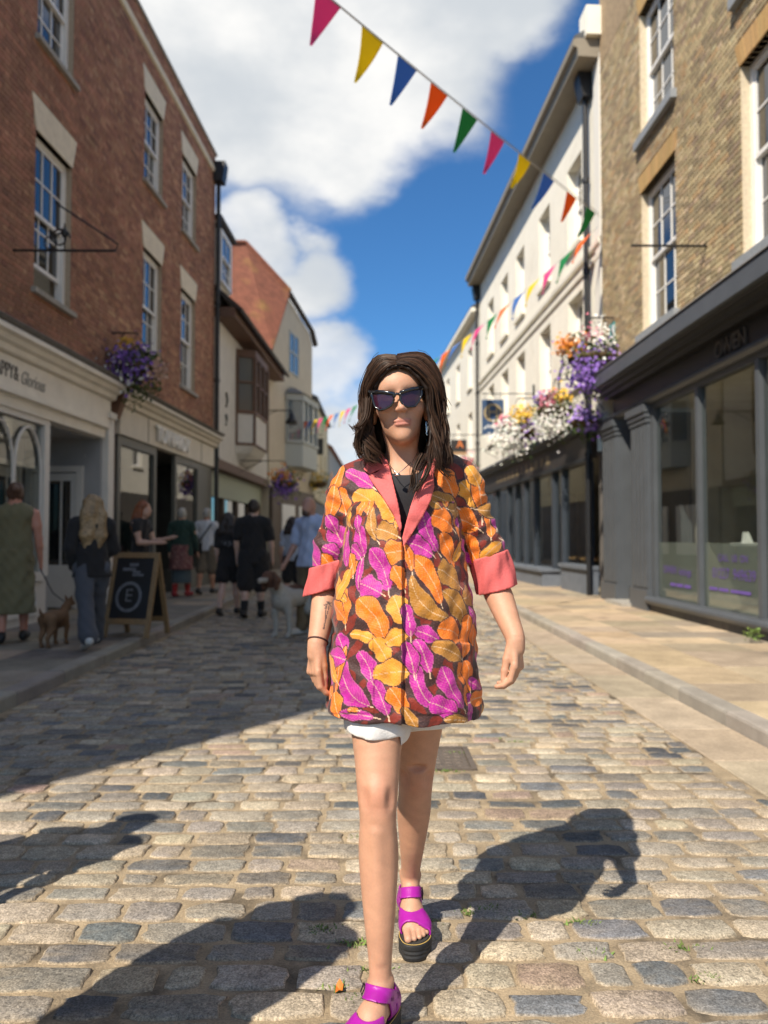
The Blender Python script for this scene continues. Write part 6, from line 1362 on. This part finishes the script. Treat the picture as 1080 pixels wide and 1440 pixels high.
def strand(pts, r, col):
    n = len(pts); b = len(SV)*0 + sum(len(x) for x in SV); t = np.gradient(pts, axis=0); t /= np.linalg.norm(t, axis=1)[:,None]+1e-9
    a = np.cross(t, (0,1,0)); a /= np.linalg.norm(a, axis=1)[:,None]+1e-9; c = np.cross(t, a); rad = r*np.clip(np.minimum(1, (1-np.linspace(0,1,n))*4), .15, 1)[:,None]
    ring = [pts + (a*math.cos(q)+c*math.sin(q))*rad for q in (0, 2.09, 4.19)]; SV.append(np.stack(ring, 1).reshape(-1,3)); SCc.append(np.tile(np.array(col), (n*3,1)))
    for i in range(n-1):
        for j in range(3): k = (j+1) % 3; SF.append((b+i*3+j, b+i*3+k, b+(i+1)*3+k, b+(i+1)*3+j))
GP = [smooth_path(g, 22) for g in GUIDES]; T_ = np.linspace(0, 1, 23)
for _ in range(3400):
    i = int(rr.integers(0, len(GP)-1)); w_ = rr.uniform(0, 1); base = GP[i]*(1-w_)+GP[i+1]*w_
    out = base - np.stack([np.full(23, HC[0]), np.full(23, HC[1]+.01), np.minimum(base[:,2], HC[2]+.01)], 1); out /= np.linalg.norm(out, axis=1)[:,None]+1e-6
    cid = i*7+int(w_*5); ph, am = (cid*2.4) % 6.28, .016+.016*((cid*.37) % 1); sd_ = np.cross(out, (0,0,1.0))
    wv = (np.sin(T_*2.3*6.28+ph)[:,None]*out*.8 + np.cos(T_*2.3*6.28+ph)[:,None]*sd_)*(am*np.clip(T_-.2, 0, 1)**1.1*1.3)[:,None]
    p = base + out*(.004+.012*np.sin(np.minimum(1, T_*2.2)*1.57)*rr.uniform(.3, 1.15))[:,None] + wv + rr.normal(size=3)[None]*(.0012+.003*T_**2)[:,None]
    ext = int(23*rr.uniform(.62, 1.0)); c = np.array((.040,.0205,.012))*rr.uniform(.35, 2.2)*np.array((1, rr.uniform(.92,1.05), rr.uniform(.85,1.08))); q = (p-HC) @ HR
    if ((np.abs(q[:,0]) < np.clip(.022+(.060-q[:,2])*.6, .0, .050)) & (q[:,1] < -.03) & (q[:,2] < .058) & (q[:,2] > -.13)).any(): continue
    strand(p[:ext], rr.uniform(.0006, .0012), c)
for _ in range(260):      # flyaways
    i = int(rr.integers(0, len(GP)-1)); w_ = rr.uniform(0, 1); base = GP[i]*(1-w_)+GP[i+1]*w_; k0 = int(rr.integers(3, 12)); b2 = base[k0:]
    out = b2 - np.stack([np.full(len(b2), HC[0]), np.full(len(b2), HC[1]+.01), np.minimum(b2[:,2], HC[2]+.01)], 1); out /= np.linalg.norm(out, axis=1)[:,None]+1e-6
    tt = np.linspace(0, 1, len(b2)); p = b2 + out*(.014+rr.uniform(.002,.016)*tt**.7)[:,None] + (np.sin(tt*rr.uniform(3,8)+rr.uniform(0,6)))[:,None]*rr.normal(size=3)[None]*.004
    q = (p-HC) @ HR
    if ((np.abs(q[:,0]) < .055) & (q[:,1] < -.02) & (q[:,2] < .06)).any(): continue
    strand(p, rr.uniform(.0005, .0008), np.array((.045,.024,.015))*rr.uniform(.6,1.6))
WISPS = [[(514,560,2.07),(506,588,2.04),(494,602,2.03),(490,598,2.03)], [(512,575,2.08),(502,600,2.05),(496,622,2.05),(500,640,2.05),(508,644,2.05)], [(511,590,2.09),(499,606,2.06),(493,618,2.06)], [(620,560,2.08),(630,585,2.06),(634,605,2.06),(633,625,2.05)], [(614,545,2.09),(626,560,2.07),(630,572,2.07)], [(624,600,2.07),(634,620,2.06),(638,640,2.05),(635,655,2.05)], [(516,600,2.07),(508,625,2.05),(512,645,2.04),(522,650,2.04)], [(600,640,2.03),(590,660,2.01),(582,676,2.01),(580,690,2.01)], [(612,650,2.03),(606,668,2.01),(594,684,2.01),(588,692,2.01)], [(620,650,2.05),(632,664,2.03),(640,668,2.03)]]
for g in WISPS:
    base = smooth_path(g, 16); T_ = np.linspace(0, 1, len(base))
    for _ in range(26):
        d = rr.normal(size=3)*.0042; p = base + d[None]*(1-.3*T_)[:,None] + rr.normal(size=3)[None]*.006*(T_**2)[:,None]; strand(p, rr.uniform(.0007, .0014), np.array((.045,.024,.014))*rr.uniform(.6, 1.7))
ob('strands', np_mesh('strands', np.concatenate(SV), np.array(SF), hm, np.concatenate(SCc)), hr, kind='stuff')

# --- sunglasses
sgl = empty('sunglasses', tuple(hw(0,-.1,.01)), 0, parent=WO); SO = hw(0,-.1,.01)
acet = mat('black_acetate', (.008,.008,.009), .12, spec=.6, coat=.6)
lensm = bpy.data.materials.new('plum_lens'); lensm.use_nodes = True; b_ = lensm.node_tree.nodes['Principled BSDF']; b_.inputs['Base Color'].default_value = (.035,.010,.022,1); b_.inputs['Roughness'].default_value = .05; b_.inputs['Alpha'].default_value = .86; b_.inputs['Specular IOR Level'].default_value = .6
def gpt(x, y, dep=0): 
    xo = abs(x-559)/36; return V3(x, y, 2.013 + .030*xo**2 + dep) - SO
for lens in ([(523,552.5),(538,552.5),(553,554.5),(553.5,562),(550,569),(542,574),(534,575.5),(528,571),(525,562)], [(563.5,553),(578,548.5),(593,546.5),(592,556),(588,564),(583,570),(574,571),(566.5,568),(563.5,561)]):
    n = len(lens); cx = sum(p[0] for p in lens)/n; cy = sum(p[1] for p in lens)/n; m = MB(); lens = [(cx+(x-cx)*1.06, cy+(y-cy)*1.12) for x, y in lens]
    m.add([gpt(cx, cy, -.002)] + [gpt(x, y) for x, y in lens] + [gpt(cx, cy, .001)] + [gpt(x, y, .0025) for x, y in lens], [(0, 1+i, 1+(i+1) % n) for i in range(n)] + [(n+1, n+2+(i+1) % n, n+2+i) for i in range(n)])
    m.build('lens', lensm, sgl, smooth=True)
    pts = []; 
    for i in range(n):
        for f in (0, .5): 
            a, b = lens[i], lens[(i+1) % n]; pts.append((a[0]+(b[0]-a[0])*f, a[1]+(b[1]-a[1])*f))
    m = MB(); rs = [.0054 if p[1] < cy-5 else .0030 for p in pts]; m.tube([gpt(*p) for p in pts + pts[:1]], rs + rs[:1], 8); m.build('rim', acet, sgl, smooth=True)
MB().tube([gpt(553,557), gpt(558,553.5,-.002), gpt(563.5,555.5)], .0038, 8).build('bridge', acet, sgl, smooth=True)
for a, b, s in (((524,553),(519,550),-1), ((592,547.5),(597,544),1)):
    MB().tube([gpt(*a), gpt(*b), hw(s*.078,-.02,.012)-SO, hw(s*.078,.04,.0)-SO], [.0045,.0042,.003,.003], 8).build('temple', acet, sgl, smooth=True)
# --- necklace, earring, bracelet
silver = mat('silver', (.75,.72,.68), .25, metal=1)
def onchest(x, y, Y): return V3(x, y, Y)
nl = empty('necklace', (0,0,0), 0, parent=WO)
MB().tube([onchest(548,651,2.085), onchest(549.5,656,2.055), onchest(554,662,2.040), onchest(559,666.5,2.034), onchest(566,661,2.036), onchest(573,655,2.045), onchest(578,650,2.07)], .0011, 6).build('chain', silver, nl, smooth=True)
m = MB(); pc = onchest(559.3,668.5,2.031); m.tube([pc+np.array((-.007,0,0)), pc+np.array((-.004,-.001,.0015)), pc+np.array((.0,-.002,.002)), pc+np.array((.004,-.001,.0015)), pc+np.array((.007,0,0))], [.0015,.004,.0048,.004,.0015], 8); m.build('pendant', silver, nl, smooth=True)
MB().tube([hw(.079+.0*j,-.004+.006*math.cos(j*.63),-.052+.007*math.sin(j*.63)) for j in range(11)], .0013, 6).build('earring', silver, WO, smooth=True)
d_ = nrm(W1-E1); u_ = nrm(np.cross(d_, (0,1,0))); v_ = np.cross(d_, u_); bc = along(E1, W1, .97)
MB().tube([bc + (u_*math.cos(j*.3927)+v_*math.sin(j*.3927))*.0285 for j in range(17)], .0026, 6).build('bracelet', mat('brown_cord', (.07,.025,.02), .7), WO, smooth=True)

# --- platform sandals
rub = mat('black_rubber', (.020,.020,.021), .6, nscale=60, namt=.3, bscale=120, bdist=.001); mag = mat('magenta_leather', (.34,.012,.30), .38, nscale=40, namt=.06, bscale=300, bdist=.0006, coat=.15); stitch = mat('yellow_stitch', (.62,.42,.12), .7); insole = mat('dark_insole', (.035,.033,.03), .7)
OUT = [(.0,.078),(.022,.072),(.033,.05),(.035,.01),(.033,-.04),(.041,-.09),(.050,-.13),(.049,-.16),(.040,-.187),(.020,-.198),(-.006,-.196),(-.028,-.18),(-.043,-.155),(-.047,-.12),(-.042,-.07),(-.036,-.02),(-.035,.02),(-.033,.05),(-.022,.072)]
def smooth_loop(P_, n=4):
    out = []; m = len(P_)
    for i in range(m):
        p0, p1, p2, p3 = (np.array(P_[(i+k) % m]) for k in (-1,0,1,2))
        for j in range(n): f = j/n; out.append(.5*((2*p1)+(-p0+p2)*f+(2*p0-5*p1+4*p2-p3)*f*f+(-p0+3*p1-3*p2+p3)*f**3))
    return out
LP = smooth_loop(OUT)
def sandal(fprims, loc, w, ank, name_side):
    o = empty('sandal', (0,0,0), 0, parent=WO); 
    def ringz(sc_, z, dx=0): return [w(x*sc_+dx, (y+.06)*(1-(1-sc_)*.4)-.06, z) for x, y in LP]
    m = MB(); m.loft([ringz(.95,.0), ringz(1.0,.004), ringz(1.02,.012), ringz(.99,.018), ringz(1.02,.024), ringz(.99,.030), ringz(1.03,.036), ringz(1.03,.046), ringz(1.01,.049), ringz(.90,.049)]); m.build('sole', rub, o, smooth=False)
    m = MB(); m.loft([ringz(.89,.045), ringz(.88,.0515)]); m.build('insole', insole, o)
    n = len(LP); m = MB(); zz = [w(LP[i][0]*.97, (LP[i][1]+.06)*.985-.06, .0505) for i in range(n)]
    for i in range(0, n): 
        a, b = np.array(zz[i]), np.array(zz[(i+1) % n]); 
        for f in (0, .5): m.tube([a+(b-a)*f, a+(b-a)*(f+.33)], .0012, 4)
    m.build('stitching', stitch, o, kind='stuff')
    h = .0028; F, lo, ax = sdf_field(fprims, h); X, Y, Z = ax[0][:,None,None], ax[1][None,:,None], ax[2][None,None,:]; lx, ly, lz = loc(X, Y, Z)
    base = np.abs(F - .0045) - .0026
    def strap(nm, g): 
        G_ = np.pad(np.maximum(base, g + 0*base).astype(np.float32), 1, constant_values=1.0); return field_mesh(nm, G_, lo-h, h, mag, o, 1)
    strap('toe_strap', np.maximum(np.maximum(np.abs(ly + .112 - .16*lx + .0*lz) - .030, .050 - lz), lz-.105))
    q = (lz - .118) + .55*(ly + .02)
    strap('ankle_strap', np.maximum(np.abs(q) - .0185, np.maximum(.085 - lz, lz - .175)))
    strap('heel_strap', np.maximum(np.maximum(ly*-1 + .012, np.abs(lz-.088) - .036), .052-lz))
    # side piece joining ankle strap and sole, buckle on the outer side
    strap('side_strap', np.maximum(np.maximum(np.abs(ly + .005 + .3*(lz-.08)) - .014, np.abs(lz-.085)-.036), .012 - np.abs(lx)))
    m = MB(); bc = w(-.035,-.024,.118); ux, uz = np.array(w(0,-.6,-.33))-np.array(w(0,0,0)), np.array((0,0,1.)); ux = nrm(ux); uz = nrm(uz - ux*np.dot(uz, ux))
    m.tube([bc+ux*a*.011+uz*b*.014 for a, b in ((-1,-1),(1,-1),(1,1),(-1,1),(-1,-1))], .0018, 6); m.tube([bc-ux*.011, bc+ux*.012], .0014, 6); m.build('buckle', mat('dark_buckle', (.05,.03,.05), .3, metal=.8), o)
sandal(LB1 + f1, loc1, w1, A1, 'front'); sandal(LB2 + f2, loc2, w2, A2, 'rear')
